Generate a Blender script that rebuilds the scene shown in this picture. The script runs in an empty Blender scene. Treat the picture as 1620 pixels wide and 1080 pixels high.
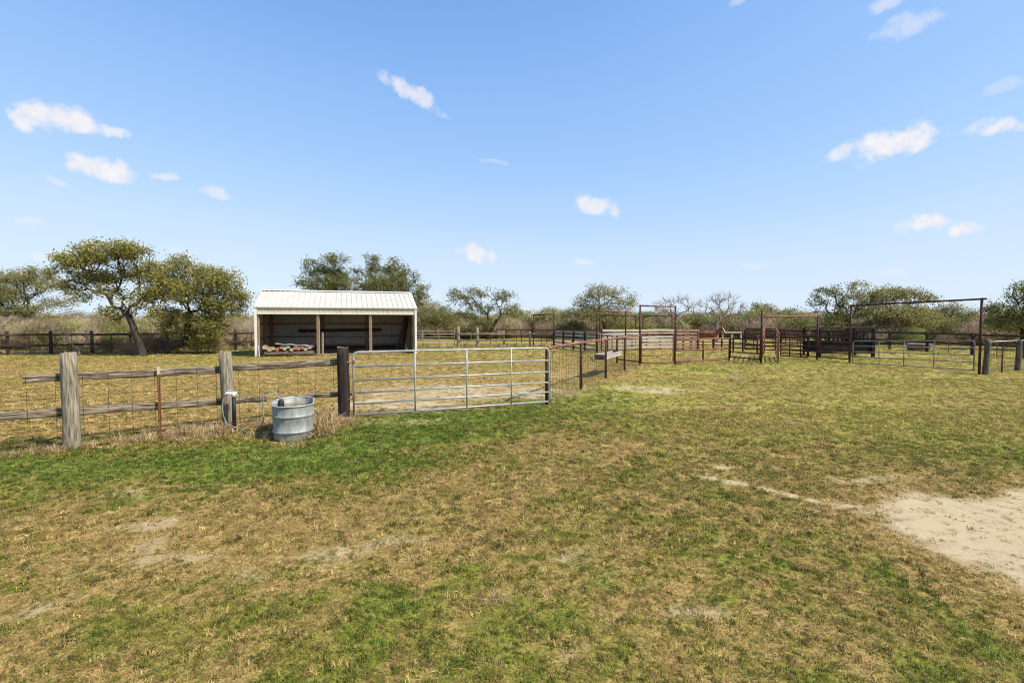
import bpy, math, random
import numpy as np
from mathutils import Vector, Matrix

random.seed(11)
RNG = np.random.default_rng(11)
S = bpy.context.scene
COL = S.collection

# ------------------------------------------------------------------ camera
H = 1.95                       # eye height
F = 780.0                      # focal length in pixels of a 1620 px wide picture
PITCH = math.atan(31 / F)      # horizon sits 31 px above the middle
cam = bpy.data.cameras.new('camera')
cam.sensor_width = 36.0
cam.lens = 36.0 * F / 1620.0
cam.clip_start = 0.05
cam.clip_end = 8000
camo = bpy.data.objects.new('camera', cam)
camo.location = (0, 0, H)
camo.rotation_euler = (math.pi / 2 - PITCH, 0, 0)
COL.objects.link(camo)
S.camera = camo

# ------------------------------------------------------------------ light
SUN_EL = math.radians(50)
SUN_TO = Vector((math.cos(math.radians(-25)), math.sin(math.radians(-25)), 0)) * math.cos(SUN_EL) + Vector((0, 0, math.sin(SUN_EL)))
sun = bpy.data.lights.new('sun', 'SUN')
sun.energy = 4.9
sun.angle = math.radians(0.5)
sun.color = (1.0, 0.92, 0.79)
suno = bpy.data.objects.new('sun', sun)
suno.rotation_euler = SUN_TO.to_track_quat('Z', 'Y').to_euler()
COL.objects.link(suno)

S.view_settings.view_transform = 'Standard'
S.view_settings.look = 'None'
S.view_settings.gamma = 1
S.view_settings.use_curve_mapping = False
S.view_settings.exposure = 0.42
S.cycles.use_denoising = True
S.cycles.denoiser = 'OPENIMAGEDENOISE'
S.cycles.denoising_input_passes = 'RGB_ALBEDO_NORMAL'
S.cycles.denoising_prefilter = 'ACCURATE'
S.cycles.pixel_filter_type = 'BLACKMAN_HARRIS'
S.cycles.filter_width = 1.05
S.cycles.use_adaptive_sampling = False

SP, CP = math.sin(PITCH), math.cos(PITCH)


def ray(px, py):
    a, b = (px - 810) / F, (540 - py) / F
    return Vector((a, CP + b * SP, -SP + b * CP))


def G(px, py):
    """ground point seen at a picture position"""
    d = ray(px, py)
    t = H / -d.z
    return Vector((d.x * t, d.y * t, 0))


def Z(py, Y):
    """height above ground of what shows at row py, standing Y metres away"""
    k = (540 - py) / F
    return H + Y * (k * CP - SP) / (CP + k * SP)


def PT(px, py, Y):
    z = Z(py, Y)
    return Vector(((px - 810) / F * (Y * CP - (z - H) * SP), Y, z))


def GY(px, Y):
    return Vector(((px - 810) / F * (Y * CP + H * SP), Y, 0))


# ------------------------------------------------------------------ world
W = bpy.data.worlds.new('World')
S.world = W
W.use_nodes = True
wn, wl = W.node_tree.nodes, W.node_tree.links
wn.clear()
sky = wn.new('ShaderNodeTexSky')
sky.sky_type = 'NISHITA'
sky.sun_disc = False
sky.sun_elevation = SUN_EL
sky.sun_rotation = math.atan2(SUN_TO.x, SUN_TO.y)
sky.altitude = 100
sky.air_density = 1.0
sky.dust_density = 0.2
sky.ozone_density = 3.0
bg = wn.new('ShaderNodeBackground')
bg.inputs['Strength'].default_value = 0.145
outw = wn.new('ShaderNodeOutputWorld')
tc = wn.new('ShaderNodeTexCoord')

grp = bpy.data.node_groups.new('cloud_patch', 'ShaderNodeTree')
for nm, tp in (('P', 'NodeSocketVector'), ('C', 'NodeSocketVector'), ('U', 'NodeSocketVector'), ('V', 'NodeSocketVector'), ('Fine', 'NodeSocketFloat'), ('Opacity', 'NodeSocketFloat')):
    grp.interface.new_socket(nm, in_out='INPUT', socket_type=tp)
grp.interface.new_socket('Mask', in_out='OUTPUT', socket_type='NodeSocketFloat')
gi, go = grp.nodes.new('NodeGroupInput'), grp.nodes.new('NodeGroupOutput')
gl = grp.links


def gmath(op, a, b=None):
    n = grp.nodes.new('ShaderNodeMath')
    n.operation = op
    for i, v in enumerate((a, b)):
        if v is None:
            continue
        if isinstance(v, (int, float)):
            n.inputs[i].default_value = v
        else:
            gl.new(v, n.inputs[i])
    return n.outputs[0]


sub = grp.nodes.new('ShaderNodeVectorMath'); sub.operation = 'SUBTRACT'
gl.new(gi.outputs['P'], sub.inputs[0]); gl.new(gi.outputs['C'], sub.inputs[1])
dots = []
for ax in 'UV':
    n = grp.nodes.new('ShaderNodeVectorMath'); n.operation = 'DOT_PRODUCT'
    gl.new(sub.outputs[0], n.inputs[0]); gl.new(gi.outputs[ax], n.inputs[1])
    dots.append(n.outputs['Value'])
r2 = gmath('ADD', gmath('MULTIPLY', dots[0], dots[0]), gmath('MULTIPLY', dots[1], dots[1]))
val = gmath('ADD', gmath('SUBTRACT', 1.0, r2), gi.outputs['Fine'])
mr = grp.nodes.new('ShaderNodeMapRange'); mr.interpolation_type = 'SMOOTHSTEP'
gl.new(val, mr.inputs['Value'])
mr.inputs['From Min'].default_value = 0.05
mr.inputs['From Max'].default_value = 1.05
gl.new(gmath('MULTIPLY', mr.outputs['Result'], gi.outputs['Opacity']), go.inputs['Mask'])


def wnoise(scale, detail, rough=0.55):
    n = wn.new('ShaderNodeTexNoise')
    n.inputs['Scale'].default_value = scale
    n.inputs['Detail'].default_value = detail
    n.inputs['Roughness'].default_value = rough
    wl.new(tc.outputs['Generated'], n.inputs['Vector'])
    return n


def wvec(op, a, b):
    n = wn.new('ShaderNodeVectorMath'); n.operation = op
    for i, v in enumerate((a, b)):
        if isinstance(v, tuple):
            n.inputs[i].default_value = v
        else:
            wl.new(v, n.inputs[i])
    return n.outputs[0]


nz = wnoise(30, 3, 0.5)
warp = wvec('MULTIPLY', wvec('SUBTRACT', nz.outputs['Color'], (0.5, 0.5, 0.5)), (0.026, 0.026, 0.02))
pw = wvec('ADD', tc.outputs['Generated'], warp)
fz = wnoise(34, 6, 0.55)
fm = wn.new('ShaderNodeMapRange')
wl.new(fz.outputs['Fac'], fm.inputs['Value'])
fm.inputs['From Min'].default_value = 0.25; fm.inputs['From Max'].default_value = 0.75
fm.inputs['To Min'].default_value = -0.75; fm.inputs['To Max'].default_value = 0.68
CLOUDS = [(92, 186, 66, 24, -4, .97), (50, 196, 30, 17, 10, .9), (176, 207, 25, 13, 0, .8), (166, 266, 56, 22, 8, .97), (262, 277, 26, 9, 0, .6),
          (338, 303, 22, 11, 0, .55), (655, 148, 58, 17, 26, .75), (1405, 228, 78, 30, -5, .97), (1330, 243, 34, 13, -18, .7), (1573, 202, 48, 16, 10, .9),
          (942, 323, 46, 19, 12, .85), (758, 402, 34, 16, 15, .9), (1453, 352, 46, 16, 0, .93), (1537, 360, 26, 14, -8, .9), (1435, 40, 55, 20, -6, .42),
          (1400, 3, 32, 14, 0, .5), (1172, 4, 18, 9, 0, .45), (920, 414, 20, 8, 10, .55), (1197, 420, 24, 8, 0, .4), (1400, 432, 36, 8, 0, .35),
          (780, 254, 30, 6, 8, .35), (90, 286, 26, 8, 28, .4), (45, 350, 26, 9, 0, .35), (60, 405, 20, 7, 0, .45), (1590, 135, 26, 12, 0, .3), (290, 398, 30, 8, 15, .3)]
prev = None
for (cx, cy, rx, ry, rot, op) in CLOUDS:
    c = ray(cx, cy); L = c.length; c = c / L
    right = Vector((c.y, -c.x, 0)).normalized()
    up = right.cross(c)
    a = math.radians(-rot)
    u = right * math.cos(a) + up * math.sin(a)
    v = -right * math.sin(a) + up * math.cos(a)
    g = wn.new('ShaderNodeGroup'); g.node_tree = grp
    wl.new(pw, g.inputs['P'])
    wl.new(fm.outputs['Result'], g.inputs['Fine'])
    g.inputs['C'].default_value = c
    g.inputs['U'].default_value = u * (F * L / rx) / 1.0
    g.inputs['V'].default_value = v * (F * L / ry) / 1.0
    g.inputs['Opacity'].default_value = op
    if prev is None:
        prev = g.outputs[0]
    else:
        m = wn.new('ShaderNodeMath'); m.operation = 'MAXIMUM'
        wl.new(prev, m.inputs[0]); wl.new(g.outputs[0], m.inputs[1])
        prev = m.outputs[0]
# one tone curve over the whole sky: the photograph holds its bright horizon back
KS = 0.145 * 2 ** S.view_settings.exposure / 1.7
cin = wvec('MULTIPLY', sky.outputs[0], (KS, KS, KS))
cu = wn.new('ShaderNodeRGBCurve')
src = {0: [.182, .214, .293, .42, .565, .80, 1.12], 1: [.318, .371, .496, .68, .867, 1.105, 1.288], 2: [.597, .673, .842, 1.02, 1.2]}
dst = {0: [.216, .275, .367, .491, .60, .679, .723], 1: [.434, .503, .604, .708, .783, .831, .863], 2: [.84, .92, .985, 1.0, 1.01]}
for ch in range(3):
    c_ = cu.mapping.curves[ch]
    c_.points[0].location = (0, 0)
    c_.points[1].location = (1, (dst[ch][-1] * 1.03) / 1.7)
    for a_, b_ in zip(src[ch], dst[ch]):
        c_.points.new(a_ / 1.7, b_ / 1.7)
cu.mapping.update()
wl.new(cin, cu.inputs['Color'])
cout = wvec('MULTIPLY', cu.outputs[0], (1 / KS, 1 / KS, 1 / KS))
mixc = wn.new('ShaderNodeMix'); mixc.data_type = 'RGBA'
wl.new(prev, mixc.inputs[0])
wl.new(cout, mixc.inputs[6])
cshade = wn.new('ShaderNodeMix'); cshade.data_type = 'RGBA'
wl.new(wnoise(60, 4, 0.6).outputs['Fac'], cshade.inputs[0])
cshade.inputs[6].default_value = (4.0, 4.1, 4.55, 1); cshade.inputs[7].default_value = (5.3, 5.1, 5.1, 1)
wl.new(cshade.outputs[2], mixc.inputs[7])
wl.new(mixc.outputs[2], bg.inputs['Color'])
wl.new(bg.outputs[0], outw.inputs['Surface'])


# ------------------------------------------------------------------ materials
def principled(name, rough=0.8, metal=0.0, spec=.25):
    m = bpy.data.materials.new(name)
    m.use_nodes = True
    b = m.node_tree.nodes['Principled BSDF']
    b.inputs['Roughness'].default_value = rough
    b.inputs['Metallic'].default_value = metal
    b.inputs['Specular IOR Level'].default_value = .04 if name == 'black_feeder_metal' else spec
    return m, m.node_tree.nodes, m.node_tree.links, b


def noise_mat(name, stops, scale=(6, 6, 6), detail=6, rough=0.85, metal=0.0, bump=0.3, bdist=0.01, coord='Object', r2=0.62, lo=0.3, hi=0.7):
    m, n, l, b = principled(name, rough, metal)
    t = n.new('ShaderNodeTexCoord')
    mp = n.new('ShaderNodeMapping')
    mp.inputs['Scale'].default_value = scale
    oi = n.new('ShaderNodeObjectInfo')
    cb = n.new('ShaderNodeCombineXYZ')
    mu = n.new('ShaderNodeMath'); mu.operation = 'MULTIPLY'; mu.inputs[1].default_value = 57.0
    l.new(oi.outputs['Random'], mu.inputs[0])
    l.new(mu.outputs[0], cb.inputs[1])
    l.new(cb.outputs[0], mp.inputs['Location'])
    l.new(t.outputs[coord], mp.inputs['Vector'])
    nz = n.new('ShaderNodeTexNoise')
    nz.inputs['Scale'].default_value = 1.0
    nz.inputs['Detail'].default_value = detail
    nz.inputs['Roughness'].default_value = r2
    l.new(mp.outputs[0], nz.inputs['Vector'])
    cr = n.new('ShaderNodeValToRGB')
    els = cr.color_ramp.elements
    k = len(stops)
    for i, c in enumerate(stops):
        p = lo + (hi - lo) * i / max(1, k - 1)
        if i < 2:
            els[i].position = p
            els[i].color = (*c, 1)
        else:
            e = els.new(p); e.color = (*c, 1)
    l.new(nz.outputs['Fac'], cr.inputs[0])
    l.new(cr.outputs[0], b.inputs['Base Color'])
    if bump:
        bp = n.new('ShaderNodeBump')
        bp.inputs['Strength'].default_value = bump
        bp.inputs['Distance'].default_value = bdist
        l.new(nz.outputs['Fac'], bp.inputs['Height'])
        l.new(bp.outputs[0], b.inputs['Normal'])
    return m


M = {}
M['grey_wood'] = noise_mat('weathered_wood', [(.025, .017, .011), (.12, .09, .06), (.24, .19, .135), (.38, .33, .26)], (3.2, 52, 52), 9, .9, lo=.36, hi=.64, bump=1.0, bdist=.008)
M['post_wood'] = noise_mat('pale_post_wood', [(.075, .06, .04), (.17, .142, .10), (.28, .24, .175), (.42, .37, .28)], (46, 46, 3.6), 9, .9, lo=.32, hi=.68, bump=1.0, bdist=.008)
M['old_post'] = noise_mat('dark_old_post', [(.03, .025, .018), (.10, .085, .065), (.19, .165, .13)], (30, 30, 3), 8, .9, bump=.9)
M['dark_wood'] = noise_mat('creosote_wood', [(.010, .008, .007), (.028, .021, .017), (.06, .045, .035)], (24, 24, 2), 7, .85, bump=.6)
M['dark_rail'] = noise_mat('dark_rail_wood', [(.018, .013, .010), (.05, .036, .028), (.11, .085, .065)], (2, 24, 24), 7, .85, bump=.5)
M['cut_wood'] = noise_mat('post_top_wood', [(.16, .13, .09), (.34, .28, .2)], (30, 30, 30), 5, .9)
M['brown_post'] = noise_mat('brown_shed_post', [(.15, .095, .06), (.28, .19, .12), (.40, .285, .19)], (18, 18, 2), 7, .85)
M['board_grey'] = noise_mat('grey_pen_board', [(.16, .14, .115), (.34, .31, .265), (.50, .47, .42)], (2, 20, 20), 7, .9)
M['board_dark'] = noise_mat('dark_pen_board', [(.02, .018, .015), (.05, .045, .04), (.10, .09, .08)], (2, 20, 20), 7, .9)
M['board_white'] = noise_mat('whitewashed_board', [(.20, .17, .13), (.34, .30, .245), (.45, .405, .345)], (2, 16, 16), 7, .85, lo=.2, hi=.55)
M['board_red'] = noise_mat('faded_red_board', [(.12, .06, .045), (.27, .16, .12), (.36, .26, .21)], (2, 18, 18), 7, .9)
M['galv'] = noise_mat('galvanised_steel', [(.26, .275, .275), (.39, .405, .405), (.50, .515, .515)], (9, 9, 9), 6, .5, .35, bump=.08)
M['dull_galv'] = noise_mat('dull_grey_steel', [(.13, .12, .10), (.22, .21, .18), (.31, .295, .26)], (7, 7, 7), 6, .75, .0, bump=.08)
M['tank_steel'] = noise_mat('galvanised_tank_steel', [(.17, .18, .165), (.265, .275, .255), (.36, .37, .345)], (14, 14, 5), 7, .55, .12, bump=.1)
M['rust_pipe'] = noise_mat('rusty_red_pipe', [(.08, .026, .018), (.17, .062, .042), (.29, .13, .092), (.38, .21, .16)], (5, 5, 5), 7, .75, bump=.3)
M['dark_pipe'] = noise_mat('dark_maroon_pipe', [(.025, .010, .008), (.055, .02, .015), (.10, .04, .03)], (6, 6, 6), 6, .7, bump=.2)
M['black_metal'] = noise_mat('black_feeder_metal', [(.006, .006, .007), (.016, .015, .015), (.035, .03, .028)], (7, 7, 7), 6, .6, bump=.15)
M['rust_wire'] = noise_mat('rusty_wire', [(.04, .022, .013), (.085, .05, .03), (.15, .10, .065)], (3, 3, 3), 3, .8, 0, bump=0)
M['tpost'] = noise_mat('rusty_steel_post', [(.09, .035, .018), (.18, .075, .035), (.27, .13, .065)], (8, 8, 8), 5, .8)
M['post_tip'] = noise_mat('bleached_post_tip', [(.45, .36, .26), (.62, .53, .42)], (20, 20, 20), 3, .8)
M['roof'] = noise_mat('cream_roof_sheet', [(.42, .40, .325), (.48, .46, .39), (.52, .505, .435)], (1.5, 1.5, 1.5), 6, .45, bump=.0, lo=.2, hi=.6)
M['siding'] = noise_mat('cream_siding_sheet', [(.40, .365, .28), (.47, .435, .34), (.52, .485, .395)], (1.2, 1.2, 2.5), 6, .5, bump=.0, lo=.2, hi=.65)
M['siding_back'] = noise_mat('grey_back_sheet', [(.30, .29, .27), (.39, .38, .355), (.46, .45, .43)], (1.2, 1.2, 2.5), 6, .6, bump=.0, lo=.2, hi=.65)  # back face of the siding, greyed down to deepen the interior's shade
M['trim'] = noise_mat('cream_trim_metal', [(.60, .59, .54), (.68, .67, .62)], (2, 2, 2), 4, .45, bump=0)
M['purlin'] = noise_mat('purlin_wood', [(.16, .10, .07), (.27, .18, .13), (.36, .27, .2)], (2, 16, 16), 6, .9)
M['bark'] = noise_mat('oak_bark', [(.018, .014, .011), (.046, .037, .029), (.095, .08, .066)], (9, 9, 3), 7, .95, bump=.8, bdist=.03)
M['pale_bark'] = noise_mat('pale_twig_bark', [(.12, .10, .08), (.22, .185, .145), (.32, .28, .225)], (5, 5, 3), 5, .95, bump=.4)
M['log_bark'] = noise_mat('firewood_bark', [(.05, .04, .035), (.13, .10, .08), (.24, .2, .165)], (4, 18, 18), 7, .95, bump=.8)
M['log_pale'] = noise_mat('pale_cut_end', [(.15, .095, .05), (.36, .26, .15), (.52, .42, .28)], (16, 16, 16), 5, .9)
M['log_orange'] = noise_mat('orange_cut_end', [(.16, .05, .02), (.36, .12, .045), (.48, .23, .12)], (14, 14, 14), 5, .9)
M['white_plastic'] = noise_mat('white_plastic', [(.6, .6, .57), (.75, .75, .72)], (8, 8, 8), 3, .4, bump=0)
M['black_rubber'] = noise_mat('black_rubber', [(.01, .01, .011), (.028, .028, .03)], (12, 12, 12), 4, .55, bump=.1)
M['hose'] = noise_mat('pale_green_hose', [(.14, .17, .14), (.23, .26, .22), (.33, .36, .31)], (6, 6, 6), 4, .45, bump=.05)
M['horse'] = noise_mat('chestnut_coat', [(.13, .040, .016), (.22, .072, .028), (.30, .115, .05)], (3, 3, 3), 4, .55, bump=.05)
M['mane'] = noise_mat('chestnut_mane', [(.12, .045, .02), (.26, .12, .06)], (20, 20, 4), 4, .7)
M['blaze'] = noise_mat('white_blaze', [(.6, .57, .52), (.75, .72, .68)], (9, 9, 9), 3, .7, bump=0)
M['hoof'] = noise_mat('dark_hoof', [(.03, .025, .02), (.07, .055, .045)], (9, 9, 9), 3, .6, bump=0)
M['rust_tank'] = noise_mat('rusty_trough', [(.10, .055, .04), (.19, .11, .085), (.28, .2, .17)], (4, 4, 4), 6, .8)
M['hinge'] = noise_mat('rusty_hinge', [(.16, .06, .03), (.3, .15, .09)], (20, 20, 20), 4, .7, .2)
M['dirt_floor'] = noise_mat('shed_dirt', [(.17, .115, .085), (.28, .2, .15), (.36, .27, .2)], (2.5, 2.5, 2.5), 8, .95, bump=.5, bdist=.02)
M['white_wood'] = noise_mat('white_painted_wood', [(.34, .32, .285), (.52, .50, .455)], (3, 12, 12), 6, .7, lo=.2, hi=.5)


def water_mat():
    m, n, l, b = principled('tank_water', .06)
    nz = n.new('ShaderNodeTexNoise'); nz.inputs['Scale'].default_value = 3.2; nz.inputs['Detail'].default_value = 6
    t = n.new('ShaderNodeTexCoord'); l.new(t.outputs['Object'], nz.inputs['Vector'])
    cr = n.new('ShaderNodeValToRGB')
    cr.color_ramp.elements[0].position = .46; cr.color_ramp.elements[0].color = (.06, .07, .06, 1)
    cr.color_ramp.elements[1].position = .62; cr.color_ramp.elements[1].color = (.30, .21, .035, 1)
    l.new(nz.outputs['Fac'], cr.inputs[0]); l.new(cr.outputs[0], b.inputs['Base Color'])
    r = n.new('ShaderNodeMapRange'); l.new(nz.outputs['Fac'], r.inputs['Value'])
    r.inputs['From Min'].default_value = .45; r.inputs['From Max'].default_value = .62; r.inputs['To Min'].default_value = .03; r.inputs['To Max'].default_value = .7
    l.new(r.outputs[0], b.inputs['Roughness'])
    b.inputs['Specular IOR Level'].default_value = .5
    return m


M['water'] = water_mat()


def leaf_mat(name, cols, transl=0.3, attr='tint', kind='GEOMETRY', rough=.55):
    """leaf / blade material: colour from an attribute ramp, part of the light passes through"""
    m = bpy.data.materials.new(name); m.use_nodes = True
    n, l = m.node_tree.nodes, m.node_tree.links
    n.clear()
    out = n.new('ShaderNodeOutputMaterial')
    at = n.new('ShaderNodeAttribute'); at.attribute_name = attr; at.attribute_type = kind
    if cols is None:
        col = at.outputs['Color']
    else:
        cr = n.new('ShaderNodeValToRGB')
        for i, c in enumerate(cols):
            p = i / (len(cols) - 1)
            if i < 2:
                cr.color_ramp.elements[i].position = p; cr.color_ramp.elements[i].color = (*c, 1)
            else:
                e = cr.color_ramp.elements.new(p); e.color = (*c, 1)
        l.new(at.outputs['Fac'], cr.inputs[0])
        col = cr.outputs[0]
    b = n.new('ShaderNodeBsdfPrincipled')
    b.inputs['Roughness'].default_value = rough; b.inputs['Specular IOR Level'].default_value = .25
    tr = n.new('ShaderNodeBsdfTranslucent')
    mx = n.new('ShaderNodeMixShader'); mx.inputs[0].default_value = transl
    l.new(col, b.inputs['Base Color']); l.new(col, tr.inputs['Color'])
    l.new(b.outputs[0], mx.inputs[1]); l.new(tr.outputs[0], mx.inputs[2])
    l.new(mx.outputs[0], out.inputs['Surface'])
    return m


M['oak_leaf'] = leaf_mat('olive_oak_leaf', [(.125, .122, .032), (.25, .24, .058), (.40, .37, .10), (.52, .43, .12)], .42)
M['dark_leaf'] = leaf_mat('dark_oak_leaf', [(.08, .09, .032), (.16, .168, .055), (.26, .255, .08), (.37, .34, .11)], .4)
M['dull_leaf'] = leaf_mat('dull_leaf', [(.14, .134, .055), (.26, .245, .092), (.38, .35, .13), (.48, .42, .19)], .4)
M['lime_leaf'] = leaf_mat('yellow_green_leaf', [(.08, .095, .014), (.16, .17, .022), (.24, .22, .03), (.3, .26, .05)])
M['dry_leaf'] = leaf_mat('dry_leaf', [(.12, .085, .05), (.2, .15, .09), (.29, .23, .145), (.36, .29, .19)])
M['blade'] = leaf_mat('grass_blade', None, .3, 'gcol', 'INSTANCER', .6)
M['straw'] = leaf_mat('straw_blade', None, .25, 'gcol', 'INSTANCER', .7)
M['brush'] = leaf_mat('brush_twig', None, .05, 'gcol', 'INSTANCER', .9)


# ------------------------------------------------------------------ mesh helpers
class MB:
    def __init__(s):
        s.v, s.f, s.mi = [], [], []

    def add(s, vs, fs, mi=0):
        k = len(s.v)
        s.v.extend([tuple(v) for v in vs])
        s.f.extend([tuple(k + i for i in f) for f in fs])
        s.mi.extend([mi] * len(fs))

    def box(s, c, size, R=None, mi=0):
        c = Vector(c); hx, hy, hz = size[0] / 2, size[1] / 2, size[2] / 2
        vs = [Vector((x, y, z)) for z in (-hz, hz) for y in (-hy, hy) for x in (-hx, hx)]
        if R is not None:
            vs = [R @ v for v in vs]
        s.add([v + c for v in vs], [(0, 2, 3, 1), (4, 5, 7, 6), (0, 1, 5, 4), (2, 6, 7, 3), (0, 4, 6, 2), (1, 3, 7, 5)], mi)

    def tube(s, pts, r, n=8, caps=True, mi=0):
        pts = [Vector(p) for p in pts]
        rs = r if isinstance(r, (list, tuple)) else [r] * len(pts)
        ring = []
        d0 = (pts[1] - pts[0]).normalized()
        up = Vector((0, 0, 1)) if abs(d0.z) < .9 else Vector((1, 0, 0))
        x = d0.cross(up).normalized()
        k = len(s.v)
        for i, p in enumerate(pts):
            a = pts[max(0, i - 1)]; b = pts[min(len(pts) - 1, i + 1)]
            d = (b - a).normalized()
            x = (x - d * x.dot(d)).normalized()
            y = d.cross(x)
            for j in range(n):
                t = 2 * math.pi * j / n
                s.v.append(tuple(p + (x * math.cos(t) + y * math.sin(t)) * rs[i]))
        for i in range(len(pts) - 1):
            for j in range(n):
                s.f.append((k + i * n + j, k + i * n + (j + 1) % n, k + (i + 1) * n + (j + 1) % n, k + (i + 1) * n + j)); s.mi.append(mi)
        if caps:
            s.f.append(tuple(k + j for j in reversed(range(n)))); s.mi.append(mi)
            e = k + (len(pts) - 1) * n
            s.f.append(tuple(e + j for j in range(n))); s.mi.append(mi)

    def build(s, name, mat, parent=None, origin=None, smooth=False):
        o = Vector(origin) if origin is not None else Vector((0, 0, 0))
        me = bpy.data.meshes.new(name)
        me.from_pydata([(v[0] - o.x, v[1] - o.y, v[2] - o.z) for v in s.v], [], s.f)
        for m in (mat if isinstance(mat, (list, tuple)) else [mat]):
            me.materials.append(M[m] if isinstance(m, str) else m)
        if isinstance(mat, (list, tuple)):
            me.polygons.foreach_set('material_index', s.mi)
        if smooth:
            me.polygons.foreach_set('use_smooth', [len(f) <= 4 for f in s.f])
        me.update()
        ob = bpy.data.objects.new(name, me)
        COL.objects.link(ob)
        if parent is not None:
            ob.parent = parent
            ob.location = o - base_of(parent)
        else:
            ob.location = o
        return ob


def base_of(p):
    v = Vector(p.location)
    while p.parent is not None:
        p = p.parent
        v += Vector(p.location)
    return v


def tag(o, label=None, cat=None, group=None, kind=None):
    if label: o['label'] = label
    if cat: o['category'] = cat
    if group: o['group'] = group
    if kind: o['kind'] = kind
    return o


def thing(name, label, cat, loc=(0, 0, 0), group=None):
    o = bpy.data.objects.new(name, None)
    o.empty_display_size = .2
    o.location = loc
    COL.objects.link(o)
    return tag(o, label, cat, group)


def pipe(name, pts, r, mat, parent, n=8, smooth=True):
    b = MB(); b.tube(pts, r, n)
    return b.build(name, mat, parent, origin=pts[0], smooth=smooth)


def beam(name, p0, p1, w, h, mat, parent=None, seg=6, wob=0.0, roundness=0.0, taper=1.0, endmat=None):
    """a timber along its own X axis: w across, h high, a little crooked"""
    p0, p1 = Vector(p0), Vector(p1)
    d = p1 - p0; L = d.length; x = d.normalized()
    y = Vector((0, 0, 1)).cross(x)
    y = y.normalized() if y.length > 1e-4 else Vector((0, 1, 0))
    z = x.cross(y)
    b = MB()
    n = 10 if roundness else 4
    rings = []
    for i in range(seg + 1):
        t = i / seg
        ox, oz = random.uniform(-wob, wob), random.uniform(-wob, wob)
        sc = (1 + (taper - 1) * t) * random.uniform(1 - wob * 2, 1 + wob * 2)
        for j in range(n):
            a = 2 * math.pi * (j + .5) / n
            if roundness:
                e = 2 / (2 + 2 * (1 - roundness))
                ca, sa = math.cos(a), math.sin(a)
                cy = math.copysign(abs(ca) ** e, ca) * w / 2; cz = math.copysign(abs(sa) ** e, sa) * h / 2
            else:
                cy = math.copysign(w / 2, math.cos(a)); cz = math.copysign(h / 2, math.sin(a))
            b.v.append((t * L, cy * sc + ox, cz * sc + oz))
    for i in range(seg):
        for j in range(n):
            b.f.append((i * n + j, i * n + (j + 1) % n, (i + 1) * n + (j + 1) % n, (i + 1) * n + j)); b.mi.append(0)
    b.f.append(tuple(reversed(range(n)))); b.f.append(tuple(seg * n + j for j in range(n))); b.mi += [1 if endmat else 0] * 2
    ob = b.build(name, [mat, endmat] if endmat else mat, None, smooth=False)
    R = Matrix((x, y, z)).transposed().to_4x4()
    base = base_of(parent) if parent is not None else Vector((0, 0, 0))
    ob.rotation_euler = R.to_euler()
    ob.location = p0 - base
    if parent is not None:
        ob.parent = parent
    return ob


def round_post(name, base, top, r, mat, parent, topmat='cut_wood', n=14, flare=1.06, sink=.05, rings=9, wob=.006):
    base, top = Vector(base), Vector(top)
    b = MB()
    k = 0
    for i in range(rings):
        t = i / (rings - 1)
        p = base.lerp(top, t)
        if i == 0:
            p = p - Vector((0, 0, sink))
        for j in range(n):
            a = 2 * math.pi * j / n
            rr = r * (flare + (1 - flare) * t) * (1 + random.uniform(-.035, .035)) * (.94 if i == rings - 1 else 1)
            b.v.append((p.x + math.cos(a) * rr + math.sin(t * 5) * wob, p.y + math.sin(a) * rr, p.z + (random.uniform(-.012, .012) if i == rings - 1 else 0)))
    for i in range(rings - 1):
        for j in range(n):
            b.f.append((i * n + j, i * n + (j + 1) % n, (i + 1) * n + (j + 1) % n, (i + 1) * n + j)); b.mi.append(0)
    b.f.append(tuple((rings - 1) * n + j for j in range(n))); b.mi.append(1)
    return b.build(name, [mat, topmat], parent, origin=base, smooth=True)


def wires(name, line, z0, z1, nh, dv, r, mat, parent, sag=.012, horiz=True):
    """woven wire between fence points; line = [(x,y,z), ...]"""
    b = MB()
    pts = [Vector(p) for p in line]
    if horiz:
        for i in range(nh):
            t = i / (nh - 1)
            z = z0 + (z1 - z0) * (t ** 1.12)
            path = []
            for a, c in zip(pts[:-1], pts[1:]):
                for k in range(6):
                    q = a.lerp(c, k / 6)
                    path.append(q + Vector((0, 0, z + random.uniform(-sag, sag) - math.sin(math.pi * k / 6) * sag)))
            path.append(pts[-1] + Vector((0, 0, z)))
            b.tube(path, r, 3, False)
    for a, c in zip(pts[:-1], pts[1:]):
        m = max(1, int((c - a).length / dv))
        for k in range(m):
            q = a.lerp(c, (k + .5) / m)
            q2 = q + Vector((random.uniform(-.015, .015), 0, 0))
            b.tube([q + Vector((0, 0, z0)), q2 + Vector((0, 0, (z0 + z1) / 2)), q + Vector((0, 0, z1))], r * .9, 3, False)
    o = b.build(name, mat, parent, origin=pts[0])
    o['kind'] = 'stuff'
    return o


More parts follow.
